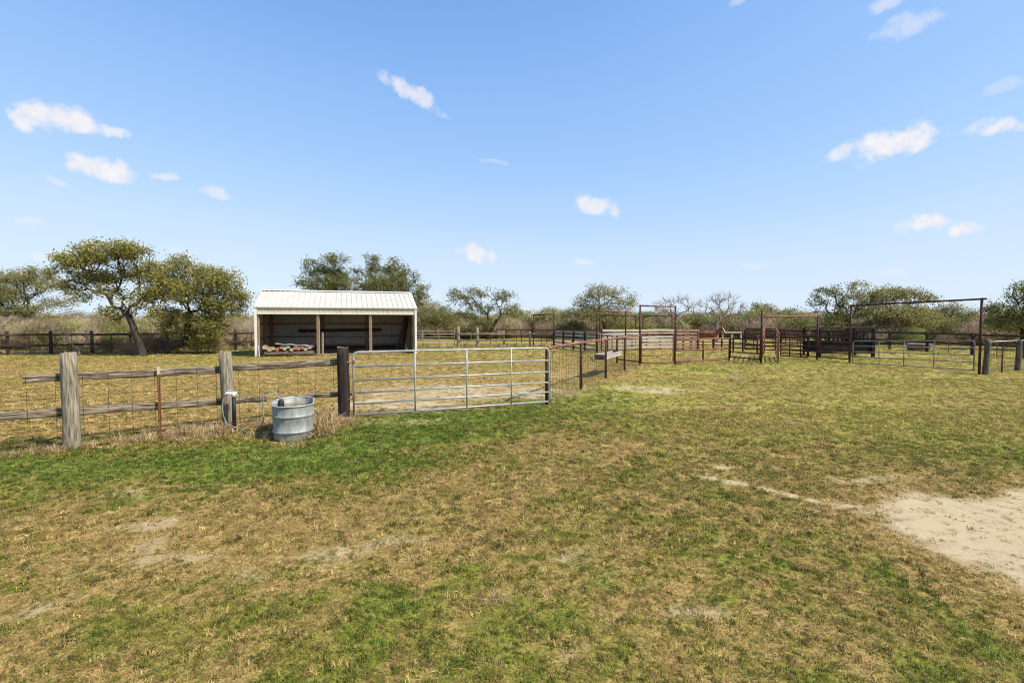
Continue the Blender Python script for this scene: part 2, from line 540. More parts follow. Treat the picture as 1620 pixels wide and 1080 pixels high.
def arr_mesh(name, V, Fc, mat, parent=None, attrs=None, smooth=False, origin=None):
    """mesh from numpy arrays; Fc is m x k"""
    me = bpy.data.meshes.new(name)
    V = np.asarray(V, dtype=np.float32)
    if origin is not None:
        V = V - np.array(origin, dtype=np.float32)
    Fc = np.asarray(Fc, dtype=np.int32)
    m, k = Fc.shape
    me.vertices.add(len(V)); me.vertices.foreach_set('co', V.ravel())
    me.loops.add(m * k); me.loops.foreach_set('vertex_index', Fc.ravel())
    me.polygons.add(m)
    me.polygons.foreach_set('loop_start', np.arange(0, m * k, k, dtype=np.int32))
    if smooth:
        me.polygons.foreach_set('use_smooth', np.ones(m, dtype=bool))
    me.update(calc_edges=True)
    for nm, (tp, dom, data) in (attrs or {}).items():
        a = me.attributes.new(nm, tp, dom)
        a.data.foreach_set({'FLOAT': 'value', 'INT': 'value', 'FLOAT_VECTOR': 'vector', 'FLOAT_COLOR': 'color'}[tp], np.asarray(data).ravel())
    if mat is not None:
        me.materials.append(M[mat])
    o = bpy.data.objects.new(name, me)
    COL.objects.link(o)
    if parent is not None:
        o.parent = parent
        if origin is not None:
            o.location = Vector(origin) - base_of(parent)
    elif origin is not None:
        o.location = origin
    return o


# ------------------------------------------------------------------ noise fields on the ground
def vnoise(x, y, seed):
    xi, yi = np.floor(x).astype(np.int64), np.floor(y).astype(np.int64)
    fx, fy = x - xi, y - yi
    fx, fy = fx * fx * (3 - 2 * fx), fy * fy * (3 - 2 * fy)

    def h(a, b):
        n = (a * 374761393 + b * 668265263 + seed * 1442695041) & 0xFFFFFFFF
        n = ((n ^ (n >> 13)) * 1274126177) & 0xFFFFFFFF
        return ((n ^ (n >> 16)) & 0xFFFF) / 65535.0
    return (h(xi, yi) * (1 - fx) + h(xi + 1, yi) * fx) * (1 - fy) + (h(xi, yi + 1) * (1 - fx) + h(xi + 1, yi + 1) * fx) * fy


def fbm(x, y, s, seed, o=4):
    t, a, w = 0, 1.0, 0
    for i in range(o):
        t = t + a * vnoise(x / s * 2 ** i + 31.7 * i, y / s * 2 ** i - 17.3 * i, seed + i)
        w += a; a *= .55
    return t / w


def sstep(a, b, x):
    t = np.clip((x - a) / (b - a), 0, 1)
    return t * t * (3 - 2 * t)


def blob(x, y, px, py, rx, ry):
    c = G(px, py)
    return np.exp(-(((x - c.x) / rx) ** 2 + ((y - c.y) / ry) ** 2))


def segdist(x, y, a, b):
    ax, ay, bx, by = a.x, a.y, b.x, b.y
    dx, dy = bx - ax, by - ay
    t = np.clip(((x - ax) * dx + (y - ay) * dy) / (dx * dx + dy * dy), 0, 1)
    return np.hypot(x - ax - t * dx, y - ay - t * dy)


def polydist(x, y, P):
    d = np.full(x.shape, 1e9); ins = np.zeros(x.shape, bool)
    for a, c in zip(P, P[1:] + P[:1]):
        d = np.minimum(d, segdist(x, y, a, c))
        cr = ((a.y > y) != (c.y > y)) & (x < (c.x - a.x) * (y - a.y) / (c.y - a.y + 1e-9) + a.x)
        ins ^= cr
    return np.where(ins, -d, d)


def fields(x, y):
    """green 0..1, bare 0..1, yellow 0..1 at ground positions"""
    wx = x + (fbm(x, y, .9, 5, 3) - .5) * 1.0
    wy = y + (fbm(x, y, .9, 9, 3) - .5) * 1.0
    big = fbm(wx, wy, 2.4, 21, 4)
    small = fbm(x, y, .42, 41, 3)
    tiny = fbm(x, y, .17, 55, 2)
    g = .50 + (big - .5) * .5 + (small - .5) * .55 + (tiny - .5) * .8
    # greener belt along the fence and gate, and in places of the lawn
    for (px, py, rx, ry, a) in ((760, 655, 2.0, .9, .8), (640, 682, 1.8, 1.0, .7), (480, 722, 1.7, .9, .45), (900, 632, 1.8, 1.5, .75), (960, 612, 1.4, 1.6, .6), (690, 690, 1.5, .8, .4),
                                (120, 745, 1.3, .6, .36), (250, 735, 1.3, .6, .3), (30, 735, 1.2, .6, .32), (380, 728, 1.2, .6, .3), (560, 740, 1.2, .6, .35), (330, 960, .5, .25, .18), (590, 950, .5, .35, .2),
                                (1180, 900, .7, .4, .12), (1300, 640, 3, 1.2, .1), (560, 1010, .4, .25, .15), 
                                (370, 575, 1.6, 1.2, .5), (1225, 575, 2, 1.6, .5), (1080, 585, 2.5, 1.2, .4), (1330, 570, 3, 1.2, .5)):
        g = g + a * blob(x, y, px, py, rx, ry)
    dry = ((260, 830, 1.2, .5, .3), (620, 850, 1.2, .4, .25), (1100, 960, .8, .4, .2), (520, 860, .5, .3, .2), (880, 700, 2.2, .5, .25), (1110, 650, 3.0, .5, .2), (80, 870, 1.2, .6, .15),
           (430, 820, .8, .3, .15))
    for (px, py, rx, ry, a) in dry:
        g = g - a * blob(x, y, px, py, rx, ry)
    tr_ = [G(*q) for q in ((1180, 640), (1000, 656), (870, 688), (740, 738), (560, 800), (380, 880))]
    for a_, c_ in zip(tr_[:-1], tr_[1:]):
        g = g - .20 * np.exp(-(segdist(wx * .3 + x * .7, wy * .3 + y * .7, a_, c_) / .22) ** 2)
        g = g - .13 * np.exp(-((segdist(wx * .3 + x * .7, wy * .3 + y * .7, a_, c_) - 1.35) / .2) ** 2)
    # paddock behind the near gate is drier
    pad = sstep(-.2, .4, (y - (11.0 + .35 * x)) * 1.0) * sstep(3.0, -.5, x - .42 * (y - 11)) * sstep(34, 16, y)
    g = g - .42 * pad
    b = np.zeros_like(x)
    sd = polydist(x * .7 + wx * .3, y * .7 + wy * .3, [G(*q) for q in ((1322, 797), (1425, 767), (1560, 766), (1700, 776), (1990, 860), (2050, 1010), (1650, 985), (1505, 900), (1385, 840))])
    b = np.maximum(b, sstep(.16, -.62, sd + (small - .5) * .65))
    g = g - .45 * np.exp(-(sd / .3) ** 2)
    b = np.maximum(b, sstep(.13, .02, segdist(wx * .35 + x * .65, wy * .35 + y * .65, G(1108, 752), G(1376, 800))) * sstep(.3, .55, small + .15))
    for (px, py, rx, ry, a) in ((1120, 735, .18, .12, .9), (235, 832, .22, .16, .9), (205, 836, .3, .07, .7), (250, 858, .15, .14, .8), (300, 882, .55, .14, .7), (400, 893, .5, .10, .55),
                                (212, 905, .22, .09, .65), (540, 866, .45, .12, .6), (655, 848, .28, .1, .7), (600, 858, .5, .08, .4), (215, 780, .4, .15, .4), (40, 965, .3, .07, .5),
                                (1000, 980, .25, .1, .2), (1190, 1010, .25, .12, .25), (920, 890, .3, .12, .2), (1420, 640, .8, .25, .4), (1370, 760, .25, .1, .6), (1030, 614, 1.0, .8, .75), (1000, 600, .9, .7, .5),
                                (730, 618, 2.6, 1.5, .8), (830, 618, 1.5, 1.2, .75), (640, 640, 1.6, .9, .8), (890, 592, .9, 1.2, .5), (600, 665, .9, .3, .5), (260, 576, 3.5, .8, .25),
                                (500, 572, 3.2, .9, .75), (400, 640, 1.0, .5, .45), (500, 650, .8, .5, .45), (1060, 645, 1.6, .3, .25), (1250, 735, .2, .08, .4), (1560, 700, .7, .1, .3)):
        b = np.maximum(b, .78 * a * np.minimum(1, 1.3 * blob(wx, wy, px, py, rx * 1.25, ry * 1.25)) * (.2 + .9 * small + .6 * tiny))
    b = np.clip(b + .22 * sstep(.60, .75, fbm(x, y, .7, 77, 4)) + .38 * sstep(.60, .78, fbm(x, y, .11, 91, 3)) * sstep(.42, .62, fbm(x, y, 1.6, 95, 2)), 0, 1)
    ye = np.clip(sstep(5.5, 10.5, y) * sstep(-.5, 5, x) * .9 + .6 * sstep(10, 18, y) + .25 * (big - .5), 0, 1)
    global PAD
    PAD = pad
    return np.clip(g, 0, 1), b, ye


# ------------------------------------------------------------------ ground sheet
def axis(lo, hi, step, far, grow=1.25):
    a = list(np.arange(lo, hi + 1e-6, step))
    s, v = step, hi
    up = []
    while v < far:
        s *= grow; v += s; up.append(v)
    s, v = step, lo
    dn = []
    while v > -far:
        s *= grow; v -= s; dn.append(v)
    return np.array(dn[::-1] + a + up)


xs, ys = axis(-17, 20, .16, 3000), axis(1.2, 26, .16, 3000)
gx, gy = np.meshgrid(xs, ys)
fg, fb, fy = fields(gx.ravel(), gy.ravel())
gz = (fbm(gx, gy, 1.5, 61, 3) - .5).ravel() * .055 - .018
Vg = np.stack([gx.ravel(), gy.ravel(), gz], 1)
ny, nx = gx.shape
ii = (np.arange(ny - 1)[:, None] * nx + np.arange(nx - 1)[None, :]).ravel()
Fg = np.stack([ii, ii + 1, ii + nx + 1, ii + nx], 1)


def ground_mat():
    m, n, l, b = principled('pasture_ground', .95)

    def att(a):
        k = n.new('ShaderNodeAttribute'); k.attribute_name = a
        return k.outputs['Fac']

    def ramp(inp, stops):
        cr = n.new('ShaderNodeValToRGB')
        for i, (p, c) in enumerate(stops):
            if i < 2:
                cr.color_ramp.elements[i].position = p; cr.color_ramp.elements[i].color = (*c, 1)
            else:
                e = cr.color_ramp.elements.new(p); e.color = (*c, 1)
        l.new(inp, cr.inputs[0])
        return cr.outputs[0]

    t = n.new('ShaderNodeTexCoord')

    def noi(sc, det, r=.65):
        k = n.new('ShaderNodeTexNoise'); k.inputs['Scale'].default_value = sc; k.inputs['Detail'].default_value = det; k.inputs['Roughness'].default_value = r
        l.new(t.outputs['Object'], k.inputs['Vector'])
        return k.outputs['Fac']

    def math_(op, a, c):
        k = n.new('ShaderNodeMath'); k.operation = op
        for i, v in enumerate((a, c)):
            if isinstance(v, (int, float)): k.inputs[i].default_value = v
            else: l.new(v, k.inputs[i])
        return k.outputs[0]

    def mix(f, a, c):
        k = n.new('ShaderNodeMix'); k.data_type = 'RGBA'
        l.new(f, k.inputs[0]); l.new(a, k.inputs[6]); l.new(c, k.inputs[7])
        return k.outputs[2]

    def mrange(v, a, c, d=0.0, e=1.0):
        k = n.new('ShaderNodeMapRange'); l.new(v, k.inputs['Value'])
        for s_, x_ in zip(('From Min', 'From Max', 'To Min', 'To Max'), (a, c, d, e)): k.inputs[s_].default_value = x_
        return k.outputs[0]

    fine, mid, grain = noi(34, 8, .8), noi(5, 7, .7), noi(140, 5, .7)
    dryc = ramp(fine, [(.30, (.08, .046, .012)), (.45, (.20, .13, .036)), (.56, (.40, .28, .09)), (.70, (.64, .475, .20))])  # low stops of these ramps paint in the shade gaps under tufts
    greenc = ramp(fine, [(.30, (.035, .036, .006)), (.46, (.125, .135, .014)), (.58, (.25, .24, .03)), (.72, (.42, .35, .08))])
    lushc = ramp(fine, [(.30, (.034, .042, .007)), (.46, (.115, .142, .018)), (.58, (.22, .25, .035)), (.72, (.36, .35, .075))])
    yelc = ramp(fine, [(.30, (.12, .10, .022)), (.46, (.28, .25, .048)), (.58, (.42, .37, .085)), (.72, (.56, .48, .16))])
    sandc = ramp(grain, [(.25, (.28, .205, .11)), (.5, (.49, .39, .235)), (.75, (.61, .50, .32))])
    sandc = mix(mrange(math_('ADD', fine, math_('MULTIPLY', math_('SUBTRACT', mid, .5), .7)), .50, .68), sandc, ramp(grain, [(.3, (.20, .135, .065)), (.7, (.40, .29, .16))]))
    gmix = mrange(math_('ADD', att('green'), math_('MULTIPLY', math_('SUBTRACT', mid, .5), .9)), .3, .7)
    gcol = mix(att('yellow'), mix(mrange(att('green'), .6, 1.0), greenc, lushc), yelc)
    c = mix(gmix, dryc, gcol)
    bf = mrange(math_('ADD', att('bare'), math_('MULTIPLY', math_('SUBTRACT', fine, .5), 1.6)), .3, .75)
    c = mix(bf, c, sandc)
    l.new(c, b.inputs['Base Color'])
    bp = n.new('ShaderNodeBump'); bp.inputs['Strength'].default_value = .7; bp.inputs['Distance'].default_value = .02
    l.new(math_('ADD', fine, math_('MULTIPLY', grain, .35)), bp.inputs['Height'])
    l.new(bp.outputs[0], b.inputs['Normal'])
    return m


M['ground'] = ground_mat()
grd = arr_mesh('ground', Vg, Fg, 'ground', None, {'green': ('FLOAT', 'POINT', fg.astype(np.float32)), 'bare': ('FLOAT', 'POINT', fb.astype(np.float32)), 'yellow': ('FLOAT', 'POINT', fy.astype(np.float32))}, True)
tag(grd, 'wide pasture of worn green and straw coloured grass with sandy bare spots', None, None, 'structure')


# ------------------------------------------------------------------ scattering by geometry nodes (grass, brush: masses nobody could count)
def variant_objects(names_meshes):
    c = bpy.data.collections.new('scatter_source')
    for nm, (V, Fc, mat) in names_meshes:
        me = bpy.data.meshes.new(nm)
        me.from_pydata([tuple(v) for v in V], [], [tuple(f) for f in Fc])
        me.materials.append(M[mat])
        o = bpy.data.objects.new(nm, me)
        c.objects.link(o)
    return c


def scatter(name, P, scale, rot, col, vid, coll, label):
    n = len(P)
    me = bpy.data.meshes.new(name)
    me.vertices.add(n); me.vertices.foreach_set('co', np.asarray(P, np.float32).ravel())
    for nm, tp, key, d in (('scl', 'FLOAT_VECTOR', 'vector', scale), ('rot', 'FLOAT_VECTOR', 'vector', rot), ('gcol', 'FLOAT_COLOR', 'color', col), ('vid', 'INT', 'value', vid)):
        a = me.attributes.new(nm, tp, 'POINT')
        a.data.foreach_set(key, np.asarray(d, np.int32 if tp == 'INT' else np.float32).ravel())
    o = bpy.data.objects.new(name, me)
    COL.objects.link(o)
    t = bpy.data.node_groups.new(name + '_nodes', 'GeometryNodeTree')
    t.interface.new_socket('Geometry', in_out='INPUT', socket_type='NodeSocketGeometry')
    t.interface.new_socket('Geometry', in_out='OUTPUT', socket_type='NodeSocketGeometry')
    N, Lk = t.nodes, t.links
    a, z = N.new('NodeGroupInput'), N.new('NodeGroupOutput')
    ci = N.new('GeometryNodeCollectionInfo'); ci.inputs[0].default_value = coll
    ci.inputs['Separate Children'].default_value = True
    ci.inputs['Reset Children'].default_value = True
    iop = N.new('GeometryNodeInstanceOnPoints'); iop.inputs['Pick Instance'].default_value = True

    def named(nm, tp):
        q = N.new('GeometryNodeInputNamedAttribute'); q.data_type = tp; q.inputs['Name'].default_value = nm
        return q.outputs['Attribute']
    Lk.new(a.outputs[0], iop.inputs['Points'])
    Lk.new(ci.outputs[0], iop.inputs['Instance'])
    Lk.new(named('vid', 'INT'), iop.inputs['Instance Index'])
    Lk.new(named('rot', 'FLOAT_VECTOR'), iop.inputs['Rotation'])
    Lk.new(named('scl', 'FLOAT_VECTOR'), iop.inputs['Scale'])
    Lk.new(iop.outputs[0], z.inputs[0])
    md = o.modifiers.new('scatter', 'NODES'); md.node_group = t
    o['kind'] = 'stuff'
    o['label'] = label
    return o


def tuft(nb, rad, h, w, lean, seed, flat=.0):
    r = np.random.default_rng(seed)
    V, Fc = [], []
    for i in range(nb):
        a, q = r.uniform(0, 6.283), rad * math.sqrt(r.uniform(0, 1))
        x, y = math.cos(a) * q, math.sin(a) * q
        b = r.uniform(0, 6.283); le = r.uniform(.2, 1) * lean
        hh = h * r.uniform(.45, 1.1)
        dx, dy = math.cos(b), math.sin(b)
        px, py = -dy * w / 2, dx * w / 2
        k = len(V)
        m1 = (x + dx * hh * le * .35, y + dy * hh * le * .35, hh * (.62 - .4 * flat))
        m2 = (x + dx * hh * le, y + dy * hh * le, hh * (1 - .75 * flat) * (1 - .25 * le))
        V += [(x - px, y - py, -.004), (x + px, y + py, -.004), (m1[0] + px * .9, m1[1] + py * .9, m1[2]), (m1[0] - px * .9, m1[1] - py * .9, m1[2]), m2]
        Fc += [(k, k + 1, k + 2, k + 3), (k + 3, k + 2, k + 4)]
    return V, Fc


def leaflets(nb, rad, h, s, seed):
    """low clover-like clump of small leaves"""
    r = np.random.default_rng(seed)
    V, Fc = [], []
    for i in range(nb):
        a, q = r.uniform(0, 6.283), rad * math.sqrt(r.uniform(0, 1))
        c = np.array([math.cos(a) * q, math.sin(a) * q, h * r.uniform(.1, 1)])
        n = np.array([r.normal() * .7, r.normal() * .7, 1.0]); n /= np.linalg.norm(n)
        u = np.cross(n, [r.normal(), r.normal(), r.normal()]); u /= np.linalg.norm(u)
        v = np.cross(n, u)
        l, w = s * r.uniform(.7, 1.3), s * r.uniform(.35, .6)
        k = len(V)
        V += [tuple(c - u * l / 2), tuple(c + v * w / 2), tuple(c + u * l / 2), tuple(c - v * w / 2)]
        Fc += [(k, k + 1, k + 2, k + 3)]
    return V, Fc


gsrc = variant_objects([('a_blade_tuft', (*tuft(16, .05, .042, .0065, 1.0, 1), 'blade')), ('b_blade_tuft', (*tuft(14, .055, .055, .006, 1.3, 2), 'blade')),
                        ('c_clover_tuft', (*leaflets(24, .055, .03, .019, 3), 'blade')), ('d_clover_tuft', (*leaflets(18, .05, .026, .024, 4), 'blade')),
                        ('e_straw_tuft', (*tuft(14, .06, .06, .0055, 1.6, 5, .8), 'blade')), ('f_straw_tuft', (*tuft(11, .05, .065, .005, 1.6, 6, .55), 'blade'))])


def zone(y0, y1, dens, sc, seed):
    r = np.random.default_rng(seed)
    xm = y1 * 1.12 + 2.0
    n = int((y1 - y0) * 2 * xm * dens)
    x, y = r.uniform(-xm, xm, n), r.uniform(y0, y1, n)
    k = np.abs(x) < y * 1.12 + 1.6
    return x[k], y[k], np.full(k.sum(), sc)


zs = [zone(1.7, 4.2, 850, .58, 1), zone(4.2, 7, 600, .74, 2), zone(7, 11, 330, .95, 3), zone(11, 17, 150, 1.2, 4), zone(17, 27, 60, 1.6, 5), zone(27, 44, 13, 2.8, 6)]
X, Y, SC = (np.concatenate([z[i] for z in zs]) for i in range(3))
g, b, ye = fields(X, Y)
padv = PAD.copy()
r1, r2_, r3 = (RNG.random(len(X)) for _ in range(3))
isg0 = r2_ < np.clip(.06 + g * .95, 0, .95)
keep = np.where(isg0, r1 > np.clip(b * 1.25, 0, .985), r1 > np.clip(b * .82, 0, .8))
X, Y, SC, g, b, ye, r2_, r3, padv = (a[keep] for a in (X, Y, SC, g, b, ye, r2_, r3, padv))
isg = r2_ < np.clip(.06 + g * .95, 0, .95)
n = len(X)
vid = np.where(isg, RNG.choice([0, 1, 2, 3], n, p=[.36, .26, .2, .18]), RNG.choice([4, 5, 0], n, p=[.55, .33, .12]))
ca, cb_ = np.array([.058, .07, .009]), np.array([.235, .25, .032])
gc = ca + (cb_ - ca) * (r3[:, None] ** 1.2)
gc = gc * np.where(g > .8, 1.0, 1.0)[:, None] * (1 - np.clip((g - .6) * 2.2, 0, 1)[:, None] * np.array([.16, -.10, -.05]))
yc = np.array([.17, .165, .028]) + (np.array([.46, .43, .085]) - np.array([.16, .15, .028])) * r3[:, None]
gc = gc * (1 - ye[:, None] * (1 - .55 * np.clip((g - .7) * 3, 0, 1)[:, None])) + yc * ye[:, None] * (1 - .55 * np.clip((g - .7) * 3, 0, 1)[:, None])
da, db = np.array([.20, .122, .036]), np.array([.62, .445, .18])
dc = da + (db - da) * r3[:, None]
drab = RNG.random(len(r3)) < .3
dc = dc * (1 + .28 * padv[:, None] * np.array([1, 1.06, 1.3]))
dc[drab] = np.array([.17, .14, .03]) + np.array([.22, .17, .045]) * r3[drab][:, None]
col = np.where(isg[:, None], gc, dc) * RNG.choice([.5, .8, 1.0, 1.2, 1.5], n, p=[.15, .2, .3, .2, .15])[:, None]
rb = RNG.random(n) < .04
col[rb, :3] = np.array([.32, .19, .075]) * RNG.uniform(.6, 1.3, (int(rb.sum()), 1))
col = np.concatenate([col, np.ones((n, 1))], 1)
s1 = SC * RNG.uniform(.65, 1.3, n) * (1 - .35 * b)
hz = np.where(Y > 11, .75, 1.0) * np.where(Y > 17, .8, 1.0) * (1 + .5 * np.clip(g - .8, 0, 1))
gzp = (fbm(X, Y, 1.5, 61, 3) - .5) * .055 - .018
scatter('grass', np.stack([X, Y, gzp], 1), np.stack([s1, s1, s1 * hz], 1), np.stack([RNG.normal(0, .12, n), RNG.normal(0, .12, n), RNG.uniform(0, 6.28, n)], 1), col, vid, gsrc,
        'short mixed green and dry grass covering the pasture')

# tall dry grass along the fence foot, by the tank, and by the far fences
dsrc = variant_objects([('a_dry_tuft', (*tuft(18, .06, .22, .0065, .9, 11), 'straw')), ('b_dry_tuft', (*tuft(16, .09, .17, .0065, 1.5, 12, .3), 'straw')), ('c_dry_tuft', (*tuft(14, .11, .14, .007, 1.8, 13, .6), 'straw'))])
A_, B_, C_ = G(114, 708), G(362, 676), G(544, 660)
A0_ = A_ + (A_ - B_) * 1.05
dp, ds = [], []


def dry_line(a, b_, n_, spread, s0, s1_, off=0.0, pw=1.0):
    d = (b_ - a).normalized(); nrm = Vector((-d.y, d.x, 0))
    for i in range(n_):
        p = a.lerp(b_, random.random() ** pw) + nrm * (random.gauss(0, spread) + off)
        dp.append((p.x, p.y, -.01)); ds.append(random.uniform(s0, s1_))


dry_line(A0_, A_, 130, .13, .5, 1.0, -.05)
dry_line(A_, B_, 230, .17, .4, 1.15, -.10, .55)
dry_line(B_, C_, 200, .14, .5, 1.1, -.05)
TK = G(478, 668)
for (px, py, n_, sp, s0, s1_) in ((502, 684, 90, .10, 1.2, 2.3), (512, 674, 70, .13, .9, 1.9), (425, 690, 16, .15, .5, 1.0), (350, 683, 60, .16, .6, 1.2), (545, 668, 70, .12, .5, 1.0), (300, 690, 60, .2, .6, 1.3), (790, 950, 9, .07, .3, .5),
                                 (395, 800, 8, .15, .3, .5), (1160, 600, 20, .5, .8, 1.3), (470, 702, 18, .16, .5, .9)):
    c = G(px, py)
    for i in range(n_):
        dp.append((c.x + random.gauss(0, sp), c.y + random.gauss(0, sp), -.01)); ds.append(random.uniform(s0, s1_))
dry_line(C_, G(866, 640), 70, .1, .3, .6, .1)
dry_line(G(866, 640), G(1012, 578), 120, .15, .5, 1.0, 0)
dry_line(G(1067, 575), G(1204, 575), 90, .2, .7, 1.4, 0)
dry_line(GY(-40, 29), GY(400, 35), 420, .35, 1.3, 2.6, .3)
dry_line(GY(655, 38.6), GY(880, 38.6), 160, .4, 1.2, 2.2, .4)
dp = np.array(dp); n = len(dp)
rr = RNG.random(n)[:, None]
dcol = np.array([.30, .195, .085]) + (np.array([.70, .53, .29]) - np.array([.30, .195, .085])) * rr
dcol = dcol * RNG.choice([.5, .8, 1.0, 1.15], n)[:, None]
dcol = np.concatenate([dcol, np.ones((n, 1))], 1)
scatter('dry_grass', dp, np.repeat(np.array(ds)[:, None], 3, 1), np.stack([RNG.normal(0, .2, n), RNG.normal(0, .2, n), RNG.uniform(0, 6.28, n)], 1), dcol, RNG.integers(0, 3, n), dsrc,
        'tall straw coloured dry grass along fences and around the water tank')


# ------------------------------------------------------------------ trees
def edges_mesh(P0, P1, R0, R1, k=5):
    """disconnected tapered prisms along edges"""
    P0, P1 = np.asarray(P0), np.asarray(P1)
    m = len(P0)
    d = P1 - P0
    L = np.linalg.norm(d, axis=1, keepdims=True) + 1e-9
    d = d / L
    up = np.where(np.abs(d[:, 2:3]) < .9, np.array([[0, 0, 1.0]]), np.array([[1.0, 0, 0]]))
    x = np.cross(d, up); x /= np.linalg.norm(x, axis=1, keepdims=True)
    y = np.cross(d, x)
    P1 = P1 + d * np.minimum(R1, .03)[:, None]
    V = np.zeros((m, 2 * k, 3))
    for j in range(k):
        a = 2 * math.pi * j / k
        o = x * math.cos(a) + y * math.sin(a)
        V[:, j] = P0 + o * R0[:, None]
        V[:, k + j] = P1 + o * R1[:, None]
    base = (np.arange(m) * 2 * k)[:, None]
    Fc = np.stack([np.concatenate([base + j, base + (j + 1) % k, base + k + (j + 1) % k, base + k + j], 1) for j in range(k)], 1).reshape(-1, 4)
    return V.reshape(-1, 3), Fc


def grow(stem, stem_r, att, rng, step=.45, alpha=.35, jit=.10, rtip=.012, droop=0.0):
    """limbs from a stem polyline to every foliage point; returns edges and radii"""
    pos = [np.array(p, float) for p in stem]
    par = [-1] + list(range(len(stem) - 1))
    pl = [0.0]
    for i in range(1, len(stem)):
        pl.append(0.0 if i > len(stem) * .5 else 2.0)
    # lower stem should not sprout
    for i in range(len(stem)):
        pl[i] = 0.0 if i >= len(stem) - 2 else 3.0
    cap = 20000
    A = np.zeros((cap, 3)); PL = np.zeros(cap)
    nN = len(pos)
    A[:nN] = np.array(pos); PL[:nN] = pl
    top = A[nN - 1]
    order = np.argsort(np.linalg.norm(att - top, axis=1))
    leaf = []
    for k in order:
        p = att[k]
        d = np.linalg.norm(A[:nN] - p, axis=1)
        j = int(np.argmin(d + alpha * PL[:nN]))
        L = d[j]
        m = max(1, int(math.ceil(L / step)))
        last = j
        a = A[j].copy()
        bend = rng.normal(0, jit, 3) * L
        for q in range(1, m + 1):
            t = q / m
            w = a + (p - a) * t + bend * math.sin(math.pi * t) + (rng.normal(0, jit * .35, 3) * step if q < m else 0)
            if nN >= cap - 1:
                break
            A[nN] = w; PL[nN] = PL[j] + L * t
            par.append(last); last = nN; nN += 1
        leaf.append(last)
    cnt = np.zeros(nN)
    for l in leaf:
        cnt[l] += 1
    for i in range(nN - 1, 0, -1):
        cnt[par[i]] += cnt[i]
    tot = cnt[0] if cnt[0] > 0 else 1
    r = rtip + (stem_r[-1] * .8 - rtip) * (cnt / tot) ** .62
    for i in range(len(stem)):
        r[i] = stem_r[i]
    ed = [(par[i], i) for i in range(1, nN)]
    e0 = np.array([e[0] for e in ed]); e1 = np.array([e[1] for e in ed])
    R0 = np.minimum(r[e0], np.maximum(r[e1] * 1.5, r[e1]))
    R0[:len(stem) - 1] = r[e0[:len(stem) - 1]]
    return A[e0], A[e1], R0, r[e1]


def leaves_mesh(centres, per, spread, size, rng, flat=.75, tone=None):
    m = len(centres)
    c = np.repeat(centres, per, 0)
    n = len(c)
    off = rng.normal(0, 1, (n, 3)) * spread * np.array([1, 1, flat])
    c = c + off
    nn = rng.normal(0, 1, (n, 3)) + np.array([.25, -.2, 1.0])
    nn /= np.linalg.norm(nn, axis=1, keepdims=True)
    u = np.cross(nn, rng.normal(0, 1, (n, 3))); u /= np.linalg.norm(u, axis=1, keepdims=True) + 1e-9
    v = np.cross(nn, u)
    l = size * rng.uniform(.6, 1.35, (n, 1)); w = l * rng.uniform(.55, .85, (n, 1))
    V = np.stack([c - u * l / 2, c + v * w / 2 + nn * w * .12, c + u * l / 2, c - v * w / 2 + nn * w * .12], 1).reshape(-1, 3)
    Fc = np.arange(n * 4).reshape(-1, 4)
    tone = np.repeat(rng.uniform(0, 1, m) if tone is None else tone, per)
    t = np.clip(.55 * rng.random(n) + .45 * tone, 0, 1)
    t = np.clip(t - .08 + .35 * (rng.random(n) > .96), 0, 1)
    return V, Fc, np.repeat(t, 4).astype(np.float32)


def blob_points(blobs, Yd, dens, rng, depth=1.0):
    """foliage points filling the crown; blobs are (px, py, rx, ry) in picture pixels at distance Yd"""
    out = []
    for bl in blobs:
        px, py, rx, ry = bl[:4]
        c = PT(px, py, Yd)
        s = Yd / F
        R = np.array([rx * s, max(rx * s * .8, ry * s) * depth, ry * s])
        cy = Yd + rng.normal(0, .35) * R[1] * .7
        n = max(6, int(2.6 * dens * R[0] * R[2] * (R[1] + .35)))
        q = rng.normal(0, 1, (n, 3)); q /= np.linalg.norm(q, axis=1, keepdims=True)
        q *= (rng.random((n, 1)) ** .45)
        out.append(np.array([c.x, cy, c.z]) + q * R)
    return np.concatenate(out)


